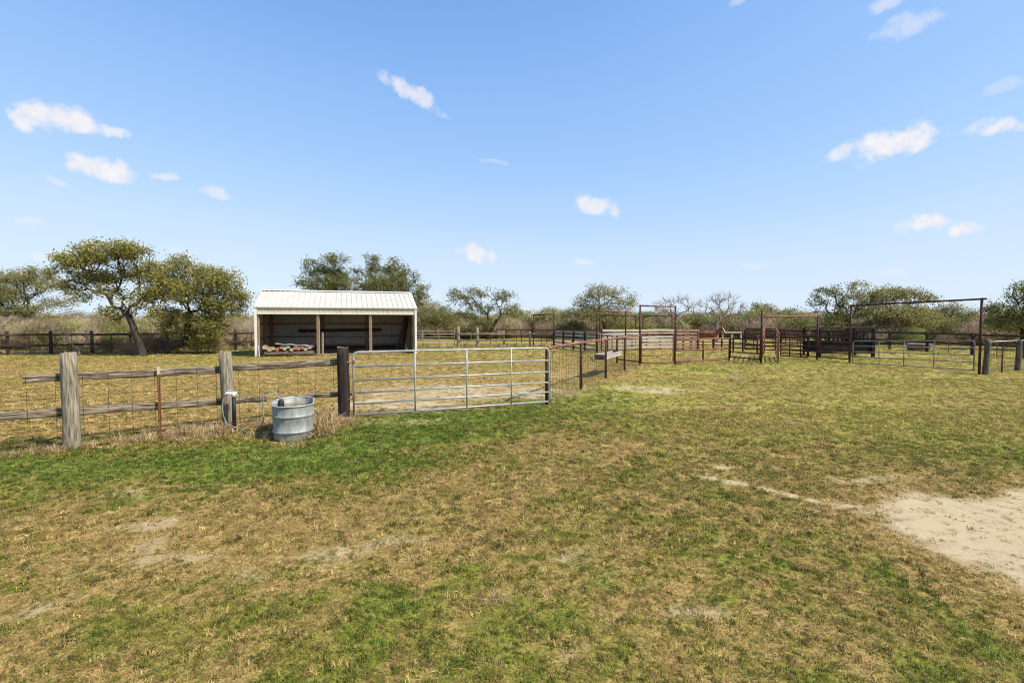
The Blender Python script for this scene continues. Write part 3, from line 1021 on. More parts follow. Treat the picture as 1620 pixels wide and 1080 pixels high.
def make_tree(name, label, cat, stem_px, stem_r, blobs, Yd, leaf='oak_leaf', dens=9.0, per=34, spread=.24, size=.11, group=None, seed=0, bare=False, bark='bark', twigs=0, alpha=.35, depth=1.0, step=.45, rtip=.012, jit=.10):
    rng = np.random.default_rng(1000 + seed)
    stem = []
    for i, (px, py) in enumerate(stem_px):
        p = GY(px, Yd) if i == 0 else PT(px, py, Yd)
        if i == 0:
            p.z = -.08
        stem.append(np.array(p))
    root = thing(name, label, cat, (stem[0][0], stem[0][1], 0), group)
    fine = [stem[0]]
    fr = [stem_r[0] * 1.25]
    for i in range(1, len(stem)):
        for k in (1, 2):
            t = k / 2
            fine.append(stem[i - 1] * (1 - t) + stem[i] * t + (rng.normal(0, .03, 3) if k == 1 else 0))
            fr.append(stem_r[i - 1] * (1 - t) + stem_r[i] * t)
    att = blob_points(blobs, Yd, dens, rng, depth)
    att = att[att[:, 2] > .25]
    P0, P1, R0, R1 = grow(fine, fr, att, rng, step, alpha, jit, rtip)
    V, Fc = edges_mesh(P0, P1, R0, R1, 6)
    o = arr_mesh('trunk', V, Fc, bark, root, None, True, origin=tuple(root.location))
    if twigs:
        c = np.repeat(att, twigs, 0)
        d = rng.normal(0, 1, c.shape) + np.array([0, 0, .8]) + (c - fine[-1]) * .25
        d /= np.linalg.norm(d, axis=1, keepdims=True)
        ln = rng.uniform(.25, .75, (len(c), 1))
        V, Fc = edges_mesh(c, c + d * ln, np.full(len(c), rtip * .8), np.full(len(c), rtip * .35), 3)
        arr_mesh('twigs' if False else 'crown', V, Fc, bark, root, None, False, origin=tuple(root.location))
    if not bare:
        V, Fc, t = leaves_mesh(att, int(per * 1.6), spread * 1.0, size * 1.06, rng)
        arr_mesh('crown' if not twigs else 'foliage', V, Fc, leaf, root, {'tint': ('FLOAT', 'POINT', t)}, False, origin=tuple(root.location))
    return root


make_tree('oak_tree', 'tall spreading olive oak behind the left end of the near fence, trunk forking low', 'tree',
          [(226, 561), (219, 540), (210, 515), (203, 498)], [.22, .19, .17, .15],
          [(165, 398, 50, 16), (212, 396, 30, 14), (110, 414, 26, 11), (140, 436, 48, 13), (205, 428, 42, 16), (110, 452, 26, 11), (180, 492, 26, 12), (232, 462, 26, 15), (95, 430, 20, 10), (170, 462, 30, 10), (140, 412, 40, 16), (120, 468, 22, 9), (215, 480, 22, 12), (172, 505, 18, 8), (250, 440, 16, 18), (244, 470, 18, 14), (248, 492, 14, 9), (238, 420, 14, 10), (190, 385, 22, 7)],
          28.5, dens=15, per=30, spread=.20, size=.105, seed=1)
make_tree('oak_tree', 'rounded olive oak with a bent, leaning trunk between the tall oak and the metal shed', 'tree',
          [(254, 558), (272, 547), (291, 540), (297, 527), (298, 508), (301, 494)], [.27, .24, .21, .18, .17, .16],
          [(288, 424, 34, 14), (330, 436, 46, 16), (364, 458, 26, 22), (300, 462, 52, 20), (345, 482, 42, 18), (265, 448, 26, 18), (268, 494, 28, 11), (312, 500, 34, 10), (384, 468, 10, 7), (290, 410, 18, 6), (352, 445, 30, 14), (330, 512, 32, 12), (262, 512, 22, 10), (375, 488, 16, 12), (300, 525, 26, 10), (338, 530, 24, 11), (268, 530, 18, 10), (318, 545, 22, 8)],
          30.0, dens=15, per=30, spread=.20, size=.105, seed=2)
make_tree('oak_tree', 'pale olive oak at the far left edge behind the dark rail fence', 'tree',
          [(48, 543), (46, 522), (42, 508)], [.30, .26, .24],
          [(30, 440, 48, 13), (80, 452, 26, 12), (20, 466, 42, 15), (88, 478, 26, 9), (0, 450, 32, 22), (60, 490, 40, 8), (-40, 460, 40, 24), (55, 428, 28, 6), (-10, 490, 40, 12)],
          42.0, leaf='dull_leaf', dens=7, per=30, spread=.26, size=.12, seed=3)
make_tree('oak_tree', 'dark green oak with two round tops rising behind the metal shed roof', 'tree',
          [(565, 546), (566, 520), (566, 495)], [.34, .30, .28],
          [(500, 424, 24, 16), (532, 412, 22, 13), (520, 432, 28, 12), (618, 426, 26, 16), (596, 410, 16, 9), (590, 430, 18, 14), (565, 434, 16, 9), (640, 440, 26, 13), (668, 454, 12, 6), (520, 450, 44, 18), (600, 452, 58, 16), (482, 444, 12, 12), (650, 472, 28, 18), (540, 480, 70, 16)],
          46.0, leaf='dark_leaf', dens=6.5, per=34, spread=.26, size=.13, seed=4)
make_tree('oak_tree', 'airy grey-green oak with a slanting trunk standing alone right of the shed', 'tree',
          [(772, 536), (778, 520), (786, 506)], [.26, .22, .19],
          [(728, 468, 20, 14), (758, 462, 22, 9), (795, 468, 22, 11), (808, 488, 18, 10), (772, 488, 22, 10), (735, 500, 26, 10), (716, 462, 9, 8), (745, 482, 18, 9), (815, 500, 10, 6), (765, 512, 26, 7)],
          52.0, leaf='dark_leaf', dens=6.5, per=26, spread=.24, size=.13, seed=5)
make_tree('oak_tree', 'sparse yellowish tree behind the white boarded pen', 'tree',
          [(958, 536), (956, 516), (952, 500)], [.28, .24, .2],
          [(955, 464, 36, 12), (925, 480, 26, 13), (985, 480, 28, 12), (900, 500, 14, 12), (950, 496, 50, 14), (1004, 470, 12, 8), (940, 455, 16, 6), (975, 510, 40, 10)],
          54.0, leaf='dull_leaf', dens=6, per=20, spread=.26, size=.13, seed=6)
make_tree('bare_tree', 'leafless grey tree with branches fanning wide above the horse', 'tree',
          [(1134, 536), (1134, 522), (1134, 512)], [.2, .17, .15],
          [(1118, 482, 16, 10), (1142, 474, 24, 9), (1166, 484, 14, 9), (1135, 492, 28, 8), (1160, 500, 18, 9), (1112, 500, 12, 8), (1178, 492, 6, 6)],
          50.0, bare=True, bark='pale_bark', twigs=6, dens=9, alpha=.2, seed=7, rtip=.013)
make_tree('bare_tree', 'leafless bushy tree seen through the tall red gate frame', 'tree',
          [(1078, 536), (1080, 522), (1080, 514)], [.2, .17, .15],
          [(1048, 484, 16, 12), (1070, 476, 22, 8), (1092, 486, 14, 10), (1060, 498, 30, 10), (1100, 500, 12, 8)],
          50.0, bare=True, bark='pale_bark', twigs=6, dens=9, alpha=.2, seed=8, rtip=.013)
make_tree('oak_tree', 'open dark oak overhanging the black hay feeder on its left', 'tree',
          [(1346, 541), (1345, 522), (1340, 508)], [.28, .25, .22],
          [(1312, 458, 22, 9), (1298, 480, 18, 8), (1330, 470, 18, 11), (1322, 498, 30, 11), (1290, 468, 10, 6), (1340, 486, 20, 10), (1310, 515, 28, 8)],
          44.0, leaf='dark_leaf', dens=8, per=28, spread=.22, size=.12, seed=9)
make_tree('oak_tree', 'broad olive-brown oak under the long crossbar on the right', 'tree',
          [(1398, 541), (1400, 522), (1402, 508)], [.3, .26, .24],
          [(1362, 454, 18, 9), (1385, 470, 42, 14), (1420, 462, 34, 10), (1447, 476, 26, 13), (1400, 496, 56, 14), (1450, 505, 34, 14), (1368, 490, 22, 12), (1410, 515, 55, 10)],
          44.0, leaf='dull_leaf', dens=7.5, per=32, spread=.25, size=.125, seed=10)
make_tree('oak_tree', 'low brownish oak beneath the right end of the long crossbar', 'tree',
          [(1482, 540), (1486, 524), (1492, 514)], [.24, .2, .18],
          [(1490, 488, 28, 9), (1520, 498, 26, 10), (1480, 512, 30, 11), (1508, 514, 30, 10), (1465, 500, 18, 10), (1535, 512, 12, 9)],
          46.0, leaf='dull_leaf', dens=8, per=30, spread=.24, size=.125, seed=11)
make_tree('oak_tree', 'dark leafy oak cut by the right edge of the picture', 'tree',
          [(1622, 552), (1622, 530), (1620, 512)], [.3, .26, .24],
          [(1602, 466, 16, 8), (1626, 454, 24, 11), (1590, 490, 34, 10), (1612, 506, 42, 14), (1645, 480, 34, 24), (1566, 486, 12, 7), (1585, 515, 26, 9), (1650, 515, 40, 15)],
          34.0, leaf='dark_leaf', dens=13, per=30, spread=.22, size=.105, seed=12)
make_tree('oak_tree', 'small rounded green tree far behind the corral, right of the bare trees', 'tree',
          [(1205, 530), (1205, 515), (1205, 505)], [.3, .26, .22],
          [(1205, 488, 22, 9), (1190, 500, 18, 8), (1222, 498, 18, 9)], 78.0, leaf='dull_leaf', dens=2.5, per=34, spread=.4, size=.2, seed=13)
for (i, px, py, rx, ry, Yd, lf, lb, pr) in (
        (20, 72, 512, 34, 16, 44, 'lime_leaf', 'yellow-green bush behind the dark fence below the far left oak', 26),
        (21, 318, 536, 26, 16, 31.5, 'oak_leaf', 'green bush at the foot of the leaning oak', 22),
        (22, 232, 548, 24, 9, 30.5, 'dull_leaf', 'scrubby undergrowth around the tall forked oak trunk', 12),
        (23, 1000, 517, 30, 7, 56, 'lime_leaf', 'bright yellow-green bush behind the white boarded pen', 30),
        (24, 905, 514, 26, 10, 56, 'dark_leaf', 'dark green bush above the grey plank pen', 30),
        (25, 690, 500, 32, 22, 52, 'dull_leaf', 'olive thicket tree just right of the metal shed', 26),
        (26, 745, 520, 18, 10, 56, 'dark_leaf', 'dark low bush below the slanting oak', 26),
        (27, 1255, 500, 26, 14, 66, 'dull_leaf', 'brownish round bush behind the middle crossbar', 20),
        (31, 868, 500, 20, 13, 60, 'dull_leaf', 'olive brush tree between the two left gate frames', 22),
        (32, 1100, 505, 24, 11, 62, 'dull_leaf', 'low olive bush just left of the fanning bare tree', 22),
        (33, 1172, 507, 24, 10, 62, 'dark_leaf', 'low green bush just right of the fanning bare tree', 22),
        (34, 1296, 505, 20, 12, 56, 'dull_leaf', 'olive bush behind the right upright of the middle gate frame', 22),
        (35, 668, 488, 16, 14, 56, 'dull_leaf', 'pale olive bush touching the shed right edge', 22),
        (28, 845, 508, 24, 14, 62, 'dull_leaf', 'dull brush clump under the back gate frame', 18)):
    make_tree('bush', lb, 'bush', [(px, 545), (px, py + ry * .6)], [.09, .06], [(px, py, rx, ry), (px - rx * .5, py + ry * .3, rx * .6, ry * .7), (px + rx * .5, py + ry * .35, rx * .6, ry * .7)], Yd,
              leaf=lf, dens=9 * (40 / Yd) ** 1.5, per=pr, spread=.22 * (Yd / 40), size=.11 * Yd / 40, seed=i, bark='pale_bark', alpha=.15)
make_tree('bush', 'thin leafless bush in front of the dark fence left of the tall oak', 'bush', [(126, 562), (125, 552)], [.07, .05],
          [(122, 538, 22, 12), (110, 530, 14, 10), (138, 532, 14, 10)], 29.2, bare=True, twigs=5, dens=18, seed=30, bark='pale_bark', alpha=.15, rtip=.009)

# ------------------------------------------------------------------ brush belt
def bush_variant(seed, leafy):
    rng = np.random.default_rng(seed)
    n = 230
    q = rng.normal(0, 1, (n, 3)); q /= np.linalg.norm(q, axis=1, keepdims=True)
    q *= rng.random((n, 1)) ** .4
    att = q * np.array([1.25, 1.25, 1.05]) + np.array([0, 0, 1.25])
    att = att[att[:, 2] > .1]
    P0, P1, R0, R1 = grow([np.array([0, 0, -.1]), np.array([0, 0, .1]), np.array([.02, 0, .2])], [.06, .05, .05], att, rng, .6, .15, .12, .011)
    V, Fc = edges_mesh(P0, P1, R0, R1, 3)
    c = np.repeat(att, 5, 0)
    d = rng.normal(0, 1, c.shape) * .8 + np.array([0, 0, .9]); d /= np.linalg.norm(d, axis=1, keepdims=True)
    V2, F2 = edges_mesh(c, c + d * rng.uniform(.2, .6, (len(c), 1)), np.full(len(c), .009), np.full(len(c), .004), 3)
    V, Fc = np.concatenate([V, V2]), np.concatenate([Fc, F2 + len(V)])
    if leafy:
        V3, F3, _ = leaves_mesh(att, leafy, .2, .10, rng)
        V, Fc = np.concatenate([V, V3]), np.concatenate([Fc, F3 + len(V)])
    return V, Fc


bsrc = variant_objects([('a_twig_bush', (*bush_variant(1, 0), 'brush')), ('b_twig_bush', (*bush_variant(2, 6), 'brush')), ('c_twig_bush', (*bush_variant(3, 22), 'brush')), ('d_twig_bush', (*bush_variant(4, 4), 'brush'))])
bp_, bs_, bc_, bv_ = [], [], [], []
rng = np.random.default_rng(5)


def brush_patch(n_, fx, fy, hlo, hhi, w):
    for i in range(n_):
        x, y = fx(), fy()
        bp_.append((x, y, 0)); h = rng.uniform(hlo, hhi) / 2.3 * rng.choice([.6, .8, .95, 1.1], p=[.3, .35, .25, .1])
        bs_.append((h * w * rng.uniform(.8, 1.2), h * w * rng.uniform(.8, 1.2), h))
        k = rng.random()
        if k < .45:
            c = np.array([.42, .325, .225]) * rng.uniform(.65, 1.35); v = rng.choice([0, 1, 3])
        elif k < .68:
            c = np.array([.29, .24, .13]) * rng.uniform(.7, 1.3); v = rng.choice([1, 2, 3])
        else:
            c = np.array([.27, .265, .09]) * rng.uniform(.75, 1.35); v = 2
        bc_.append((*c, 1)); bv_.append(v)


U = rng.uniform
brush_patch(300, lambda: U(-62, -12), lambda: 0, 1.7, 2.7, 1.15)
k0 = len(bp_) - 300
for i in range(300):
    x = bp_[k0 + i][0]
    yy = max(33.5, 31.0 + (x + 30) * .46 + 3.0) + abs(rng.normal(0, 7))
    bp_[k0 + i] = (x, yy, 0)
brush_patch(90, lambda: U(-16, 0), lambda: 57 + abs(rng.normal(0, 6)), 1.5, 2.4, 1.15)
brush_patch(330, lambda: U(-8, 48), lambda: 58 + abs(rng.normal(0, 7)), 1.8, 3.0, 1.2)
brush_patch(26, lambda: U(-6, 40), lambda: 64 + abs(rng.normal(0, 6)), 2.8, 3.8, 1.0)
brush_patch(150, lambda: U(30, 62), lambda: 40 + abs(rng.normal(0, 9)), 1.6, 2.7, 1.2)
brush_patch(420, lambda: U(-150, 150), lambda: 76 + abs(rng.normal(0, 14)), 2.3, 3.9, 1.5)
brush_patch(260, lambda: U(-260, 260), lambda: 125 + abs(rng.normal(0, 30)), 3.2, 5.2, 2.2)
for (px, yy, hh) in ((176, 31.2, .9), (200, 30.2, 1.0), (214, 29.6, .8), (236, 30.4, 1.2), (248, 31.2, 1.3), (262, 31.6, 1.1), (282, 31.2, .8), (312, 31.8, 1.2), (330, 32.4, 1.1), (345, 32.8, .8), (150, 31.0, .7)):
    p = GY(px, yy)
    bp_.append((p.x, p.y, 0)); bs_.append((hh * .5, hh * .5, hh * .42)); bc_.append((*(np.array([.27, .20, .13]) * rng.uniform(.7, 1.2)), 1)); bv_.append(rng.choice([0, 1, 3]))
nb_ = len(bp_)
scatter('brush', np.array(bp_), np.array(bs_), np.stack([np.zeros(nb_), np.zeros(nb_), rng.uniform(0, 6.28, nb_)], 1), np.array(bc_), np.array(bv_), bsrc, 'belt of leafless brown brush and thorn scrub behind the paddocks')

# ------------------------------------------------------------------ loafing shed
ANG = math.radians(18.5)
SC_ = Vector((-10.12, 28.95, 0))
su = Vector((math.cos(ANG), math.sin(ANG), 0)); sv = Vector((-math.sin(ANG), math.cos(ANG), 0))
SR = Matrix((su, sv, Vector((0, 0, 1)))).transposed()
SWd, SD, EAVE, RIDGE = 8.95, 5.8, 2.80, 3.88


def SL(u, v, z):
    return SC_ + su * u + sv * v + Vector((0, 0, z))


shed = thing('loafing_shed', 'cream corrugated metal shed with three open bays and a gable roof', 'shed', SC_)
LABEL_SHED = None


def rib_sheet(name, mat, p0, du, dn, L, width, dl, rib=.022, pitch=.2983, ribw=.032, th=None):
    """ribbed metal sheet: width along du, length L along dl, ribs proud along dn"""
    prof = [(0, 0)]
    x = pitch * .5
    while x < width - .02:
        prof += [(x - ribw, 0), (x - ribw * .45, rib), (x + ribw * .45, rib), (x + ribw, 0)]
        x += pitch
    prof.append((width, 0))
    b = MB()
    vs, fs = [], []
    for (a, h) in prof:
        for t in (0, L):
            vs.append(p0 + du * a + dn * h + dl * t)
    for i in range(len(prof) - 1):
        fs.append((i * 2, i * 2 + 2, i * 2 + 3, i * 2 + 1))
    b.add(vs, fs)
    # back skin gives the sheet its thickness
    k = len(b.v)
    b.add([v - dn * .004 for v in vs], [tuple(reversed(f)) for f in fs])
    return b.build(name, mat, shed, origin=p0)


npan = 10
pw_ = SWd / npan
rise = RIDGE - EAVE
half = SD / 2
sl = math.hypot(half, rise)
zv = Vector((0, 0, 1))
for side in (0, 1):
    for i in range(npan):
        if side == 0:
            d = (sv * half + zv * rise).normalized(); e0 = SL(-SWd / 2 + i * pw_ - .02, -.10, EAVE - .10 * rise / half + .006 * (i % 2))
            nrm = su.cross(d)
            rib_sheet('roof_panel', 'roof', e0, su, nrm, sl + .10, pw_ + .04, d, rib=.028)
        else:
            d = (-sv * half + zv * rise).normalized(); e0 = SL(SWd / 2 - i * pw_ + .02, SD + .10, EAVE - .10 * rise / half + .006 * (i % 2))
            nrm = (-su).cross(d)
            rib_sheet('roof_panel', 'roof', e0, -su, nrm, sl + .10, pw_ + .04, d, rib=.028)
b = MB()
rz = RIDGE + .035
for sgn in (-1, 1):
    q = [SL(-SWd / 2 - .03, half, rz + .025), SL(SWd / 2 + .03, half, rz + .025), SL(SWd / 2 + .03, half + sgn * .2, rz - .045), SL(-SWd / 2 - .03, half + sgn * .2, rz - .045)]
    b.add(q, [(0, 1, 2, 3)]); b.add([p - zv * .006 for p in q], [(3, 2, 1, 0)])
b.build('ridge_cap', 'trim', shed, origin=SL(0, half, rz))
# fascia band, header, corner trims
for i in range(npan):
    rib_sheet('fascia_panel', 'siding', SL(-SWd / 2 + i * pw_ + .003, -.012, EAVE - .36), su, -sv, .33, pw_ - .006, zv, rib=.018)
b = MB(); b.box(SL(0, -.03, EAVE - .385), (SWd - .3, .05, .06), SR); b.build('header_trim', 'trim', shed, origin=SL(0, 0, EAVE - .385))
b = MB(); b.box(SL(0, -.075, EAVE - .035), (SWd + .10, .05, .05), SR); b.build('eave_trim', 'siding', shed, origin=SL(0, 0, EAVE))
for sx in (-1, 1):
    b = MB(); b.box(SL(sx * (SWd / 2 - .055), -.035, (EAVE - .06) / 2), (.13, .06, EAVE - .06), SR)
    b.build('corner_trim', 'trim', shed, origin=SL(sx * SWd / 2, 0, 0))
    # gable rake trim
    b = MB()
    for sgn in (0, 1):
        p, q = (SL(sx * (SWd / 2 + .012), -.1, EAVE - .06), SL(sx * (SWd / 2 + .012), half, RIDGE - .02)) if sgn == 0 else (SL(sx * (SWd / 2 + .012), SD + .1, EAVE - .06), SL(sx * (SWd / 2 + .012), half, RIDGE - .02))
        b.tube([p, q], .05, 4)
    b.build('rake_trim', 'trim', shed, origin=SL(sx * SWd / 2, 0, EAVE))
# back wall and end walls
for i in range(npan):
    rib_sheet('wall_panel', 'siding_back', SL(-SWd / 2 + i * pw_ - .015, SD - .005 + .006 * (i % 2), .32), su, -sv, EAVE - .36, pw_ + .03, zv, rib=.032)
nend = 6
pe = SD / nend
for sx in (-1, 1):
    for i in range(nend):
        v0 = i * pe
        b = MB()
        vs = []
        pr = [(0, 0), (.12, 0), (.14, .018), (.17, .018), (.19, 0), (.42, 0), (.44, .018), (.47, .018), (.49, 0), (.72, 0), (.74, .018), (.77, .018), (.79, 0), (pe - .004, 0)]
        fs = []
        for (a, h) in pr:
            vv = v0 + a
            top = EAVE + rise * (1 - abs(vv - half) / half) - .03
            vs += [SL(sx * (SWd / 2 - .004 + h), vv, .03), SL(sx * (SWd / 2 - .004 + h), vv, top)]
        for k in range(len(pr) - 1):
            fs.append((2 * k, 2 * k + 2, 2 * k + 3, 2 * k + 1))
        b.add(vs, fs); b.add([p - su * sx * .004 for p in vs], [tuple(reversed(f)) for f in fs])
        b.build('wall_panel', 'siding', shed, origin=SL(sx * SWd / 2, v0, 0))
# posts, girts, rafters
for u in (-SWd / 2 + .14, -1.18, 1.75, SWd / 2 - .14):
    beam('post', SL(u, .09, -.05), SL(u, .09, EAVE - .32), .14, .14, 'brown_post', shed, seg=4, wob=.006)
    beam('post', SL(u, SD - .22, -.05), SL(u, SD - .22, EAVE - .1), .14, .14, 'brown_post', shed, seg=4, wob=.004)
for sx in (-1, 1):
    beam('post', SL(sx * (SWd / 2 - .12), half, -.05), SL(sx * (SWd / 2 - .12), half, RIDGE - .2), .14, .14, 'brown_post', shed, seg=4)
    for z in (.95, 1.82):
        beam('girt', SL(sx * (SWd / 2 - .045), .2, z), SL(sx * (SWd / 2 - .045), SD - .08, z), .045, .14, 'purlin', shed, seg=3)
for z in (.36, .95, 1.82):
    beam('girt', SL(-SWd / 2 + .1, SD - .075, z), SL(SWd / 2 - .1, SD - .075, z), .045, .14, 'purlin', shed, seg=3)
for k in range(8):
    u = -SWd / 2 + .3 + k * (SWd - .6) / 7
    for sgn in (0, 1):
        p = SL(u, .02 if sgn == 0 else SD - .15, EAVE - .14); q = SL(u, half, RIDGE - .16)
        beam('rafter', p, q, .045, .13, 'purlin', shed, seg=2)
b = MB(); b.box(SL(0, SD - .03, .17), (SWd - .3, .05, .28), SR); b.build('skirt_board', 'dark_rail', shed, origin=SL(0, SD, .2))
b = MB()
nn_ = 14
for i in range(nn_ + 1):
    for j in range(9):
        p = SL(-SWd / 2 + .05 + (SWd - .1) * i / nn_, .25 + (SD - .4) * j / 8, 0)
        b.v.append((p.x, p.y, .012 + random.uniform(0, .02) * (0 < i < nn_ and 0 < j < 8)))
for i in range(nn_):
    for j in range(8):
        b.f.append((i * 9 + j, (i + 1) * 9 + j, (i + 1) * 9 + j + 1, i * 9 + j + 1)); b.mi.append(0)
b.build('dirt_floor', 'dirt_floor', shed, origin=SC_)

# things kept in the shed
beam('timber', SL(-2.7, SD - .34, 1.36), SL(2.75, SD - .34, 1.40), .16, .2, 'dark_rail', None, seg=5, wob=.012, roundness=.4)
t = bpy.context.scene.objects['timber']
tag(t, 'long dark timber lying across the back wall of the metal shed', 'timber')
for i, u in enumerate((-2.35, 2.35)):
    o = beam('wall_bracket', SL(u, SD - .17, 1.23), SL(u, SD - .5, 1.23), .05, .06, 'dark_rail', None, seg=1)
    tag(o, ('left' if i == 0 else 'right') + ' bracket holding the long dark timber on the shed back wall', 'bracket')
o = beam('board', SL(-.95, SD - .36, 1.02), SL(1.7, SD - .36, 1.0), .04, .2, 'board_grey', None, seg=4, wob=.006)
tag(o, 'grey board below the dark timber against the shed back wall', 'board')
o = beam('fence_post', SL(-.98, .55, -.02), SL(-.96, .62, 1.35), .13, .13, 'post_wood', None, seg=4, wob=.006, roundness=.8)
tag(o, 'short pale post standing behind the left middle post of the shed', 'post')
lean = [(3.30, .62, 1.95, .10, 'narrow dark plank leaning outermost beside the shed right wall'), (3.55, .72, 2.15, .12, 'wide dark plank leaning second from the opening in the shed right bay'),
        (3.72, .95, 2.35, .09, 'tall dark plank upright in the shed right bay corner'), (3.86, 1.25, 2.2, .14, 'broad dark board leaning behind the tall plank in the shed')]
for (u, v, h, w, lb) in lean:
    o = beam('plank', SL(u, v + .9, .02), SL(u + .38 + (.25 if w == .10 else 0), v + 1.1, h), .05, w, 'dark_rail', None, seg=4, wob=.006)
    tag(o, lb, 'plank')
o = beam('plank', SL(-SWd / 2 + .24, -.22, .0), SL(-SWd / 2 + .17, -.07, .62), .03, .09, 'white_wood', None, seg=2)
tag(o, 'short white plank leaning on the left front corner of the shed', 'plank')

# firewood
logs = []
o = beam('log', SL(-4.0, .05, .17), SL(-1.42, .0, .15), .27, .27, 'log_bark', None, seg=6, wob=.02, roundness=1, endmat='log_pale')
tag(o, 'long barked log lying along the ground under the firewood row', 'log', 'firewood logs in the shed')
names = [('pale', 'leftmost pale log end of the firewood row in the shed'), ('pale', 'pale log end second from the left in the firewood row'), ('pale', 'big pale log end left of the orange logs in the firewood row'),
         ('orange', 'large orange log end under the metal strip in the firewood row'), ('orange', 'small orange log end right of the large orange one in the firewood'), ('bark', 'dark barked log end in the middle of the firewood row'),
         ('pale', 'tan log end just right of the dark middle log in the firewood'), ('bark', 'dark small log end below the metal strip right of the middle'), ('orange', 'orange log end under the right tip of the metal strip'),
         ('pale', 'pale log end between two orange ones at the right of the firewood'), ('orange', 'bright orange log end third from the right in the firewood row'), ('bark', 'dark log end second from the right in the firewood row'),
         ('pale', 'rightmost pale log end against the brown shed post')]
uu = -4.12
for i, (c, lb) in enumerate(names):
    rr = random.uniform(.085, .14)
    uu += rr
    z = .29 + rr + (0.0 if i % 2 else .07) + random.uniform(-.02, .04)
    o = beam('log', SL(uu, -.12 + random.uniform(-.06, .06), z), SL(uu + random.uniform(-.1, .1), random.uniform(.75, 1.05), z - .03), rr * 2.1, rr * random.uniform(1.6, 2.0), 'log_bark', None, seg=4, wob=.02, roundness=1,
             endmat={'pale': 'log_pale', 'orange': 'log_orange', 'bark': 'board_grey'}[c])
    tag(o, lb, 'log', 'firewood logs in the shed')
    uu += rr * .82
for i, (u, lb) in enumerate(((-3.55, 'small log lying crosswise in the lower left of the firewood'), (-2.5, 'small log lying crosswise low in the centre of the firewood'), (-1.75, 'small log lying crosswise in the lower right of the firewood'))):
    o = beam('log', SL(u, .2, .2), SL(u + .05, 1.0, .18), .26, .26, 'log_bark', None, seg=3, wob=.012, roundness=1, endmat='log_pale')
    tag(o, lb, 'log', 'firewood logs in the shed')
b = MB()
pr = []
for i in range(15):
    t_ = i / 14
    pr.append((SL(-3.45 + 1.75 * t_, -.05 + .10 * math.sin(t_ * 4), .69 - .13 * t_ + .02 * math.sin(t_ * 17)), SL(-3.45 + 1.75 * t_, .30, .72 - .12 * t_ + .025 * math.sin(t_ * 15 + 1))))
for p, q in pr:
    b.v += [tuple(p), tuple(q), tuple(q - zv * .008), tuple(p - zv * .008)]
for i in range(14):
    for j in range(4):
        b.f.append((i * 4 + j, i * 4 + (j + 1) % 4, i * 4 + 4 + (j + 1) % 4, i * 4 + 4 + j)); b.mi.append(0)
b.f += [(3, 2, 1, 0), (56, 57, 58, 59)]; b.mi += [0, 0]
o = b.build('metal_strip', 'galv', None, origin=SL(-2.6, 0, .6))
tag(o, 'bent strip of shiny sheet metal lying on the firewood', 'sheet metal')

# ------------------------------------------------------------------ near post and rail fence
fence = thing('post_and_rail_fence', 'weathered post and rail fence with woven wire at left beside the stock tank', 'fence', A_)
round_post('post', A_, A_ + Vector((-.02, .02, Z(558, A_.y))), .105, 'post_wood', fence)
round_post('post', B_, B_ + Vector((-.03, 0, Z(556, B_.y))), .105, 'post_wood', fence)
o = round_post('post', C_, C_ + Vector((0, 0, Z(549, C_.y))), .115, 'dark_wood', fence)
o['label'] = 'black creosoted gate post'
round_post('post', A0_, A0_ + Vector((0, 0, 1.46)), .105, 'post_wood', fence)
dAB = (B_ - A_).normalized(); nAB = Vector((-dAB.y, dAB.x, 0))
dBC = (C_ - B_).normalized(); nBC = Vector((-dBC.y, dBC.x, 0))
OFF = .165


def on_line(a, d, nrm, px, off):
    """point of the offset fence line showing in column px"""
    k = (px - 810) / F
    # x = k*(y*CP + .9*SP) roughly
    o_ = a + nrm * off
    t = (k * (o_.y * CP + .9 * SP) - o_.x) / (d.x - k * d.y * CP)
    return o_ + d * t


def rail(px0, py0, px1, py1, a, d, nrm, h, mat='grey_wood', w=.085, taper=1.0, off=OFF, seg=12, wob=.010):
    p, q = on_line(a, d, nrm, px0, off), on_line(a, d, nrm, px1, off)
    p.z, q.z = Z(py0, p.y), Z(py1, q.y)
    return beam('rail', p, q, w, h, mat, fence, seg=seg, wob=wob, roundness=.45, taper=taper)


rail(36, 599.5, 358, 584, A_, dAB, nAB, .125, taper=1.1)
rail(352, 582.5, 552, 572, B_, dBC, nBC, .135)
rail(-70, 662, 368, 634.5, A_, dAB, nAB, .135)
rail(356, 633.5, 421, 630.5, B_, dBC, nBC, .12, taper=.95)
rail(436, 630, 556, 621.5, B_, dBC, nBC, .108)
wires('wire_mesh', [A0_ + nAB * .115, A_ + nAB * .115, B_ + nAB * .115], .05, 1.12, 8, .3, .0034, 'rust_wire', fence)
wires('wire_mesh', [B_ + nBC * .118, C_ + nBC * .118], .05, 1.12, 8, .3, .0034, 'rust_wire', fence)
tp = G(251, 686)
tp = on_line(A_, dAB, nAB, 251, .07); tp.z = 0
b = MB()
ztop = Z(585, tp.y)
b.box(tp + Vector((0, 0, ztop / 2 - .03)), (.045, .012, ztop - .02)); b.box(tp + Vector((0, -.019, ztop / 2 - .03)), (.010, .026, ztop - .02))
ob = b.build('steel_post', 'tpost', fence, origin=tp)
b = MB(); b.box(tp + Vector((0, 0, ztop - .015)), (.047, .014, .13)); b.box(tp + Vector((0, -.021, ztop - .015)), (.011, .028, .13))
b.build('post_tip', 'post_tip', ob, origin=tp + Vector((0, 0, ztop)))

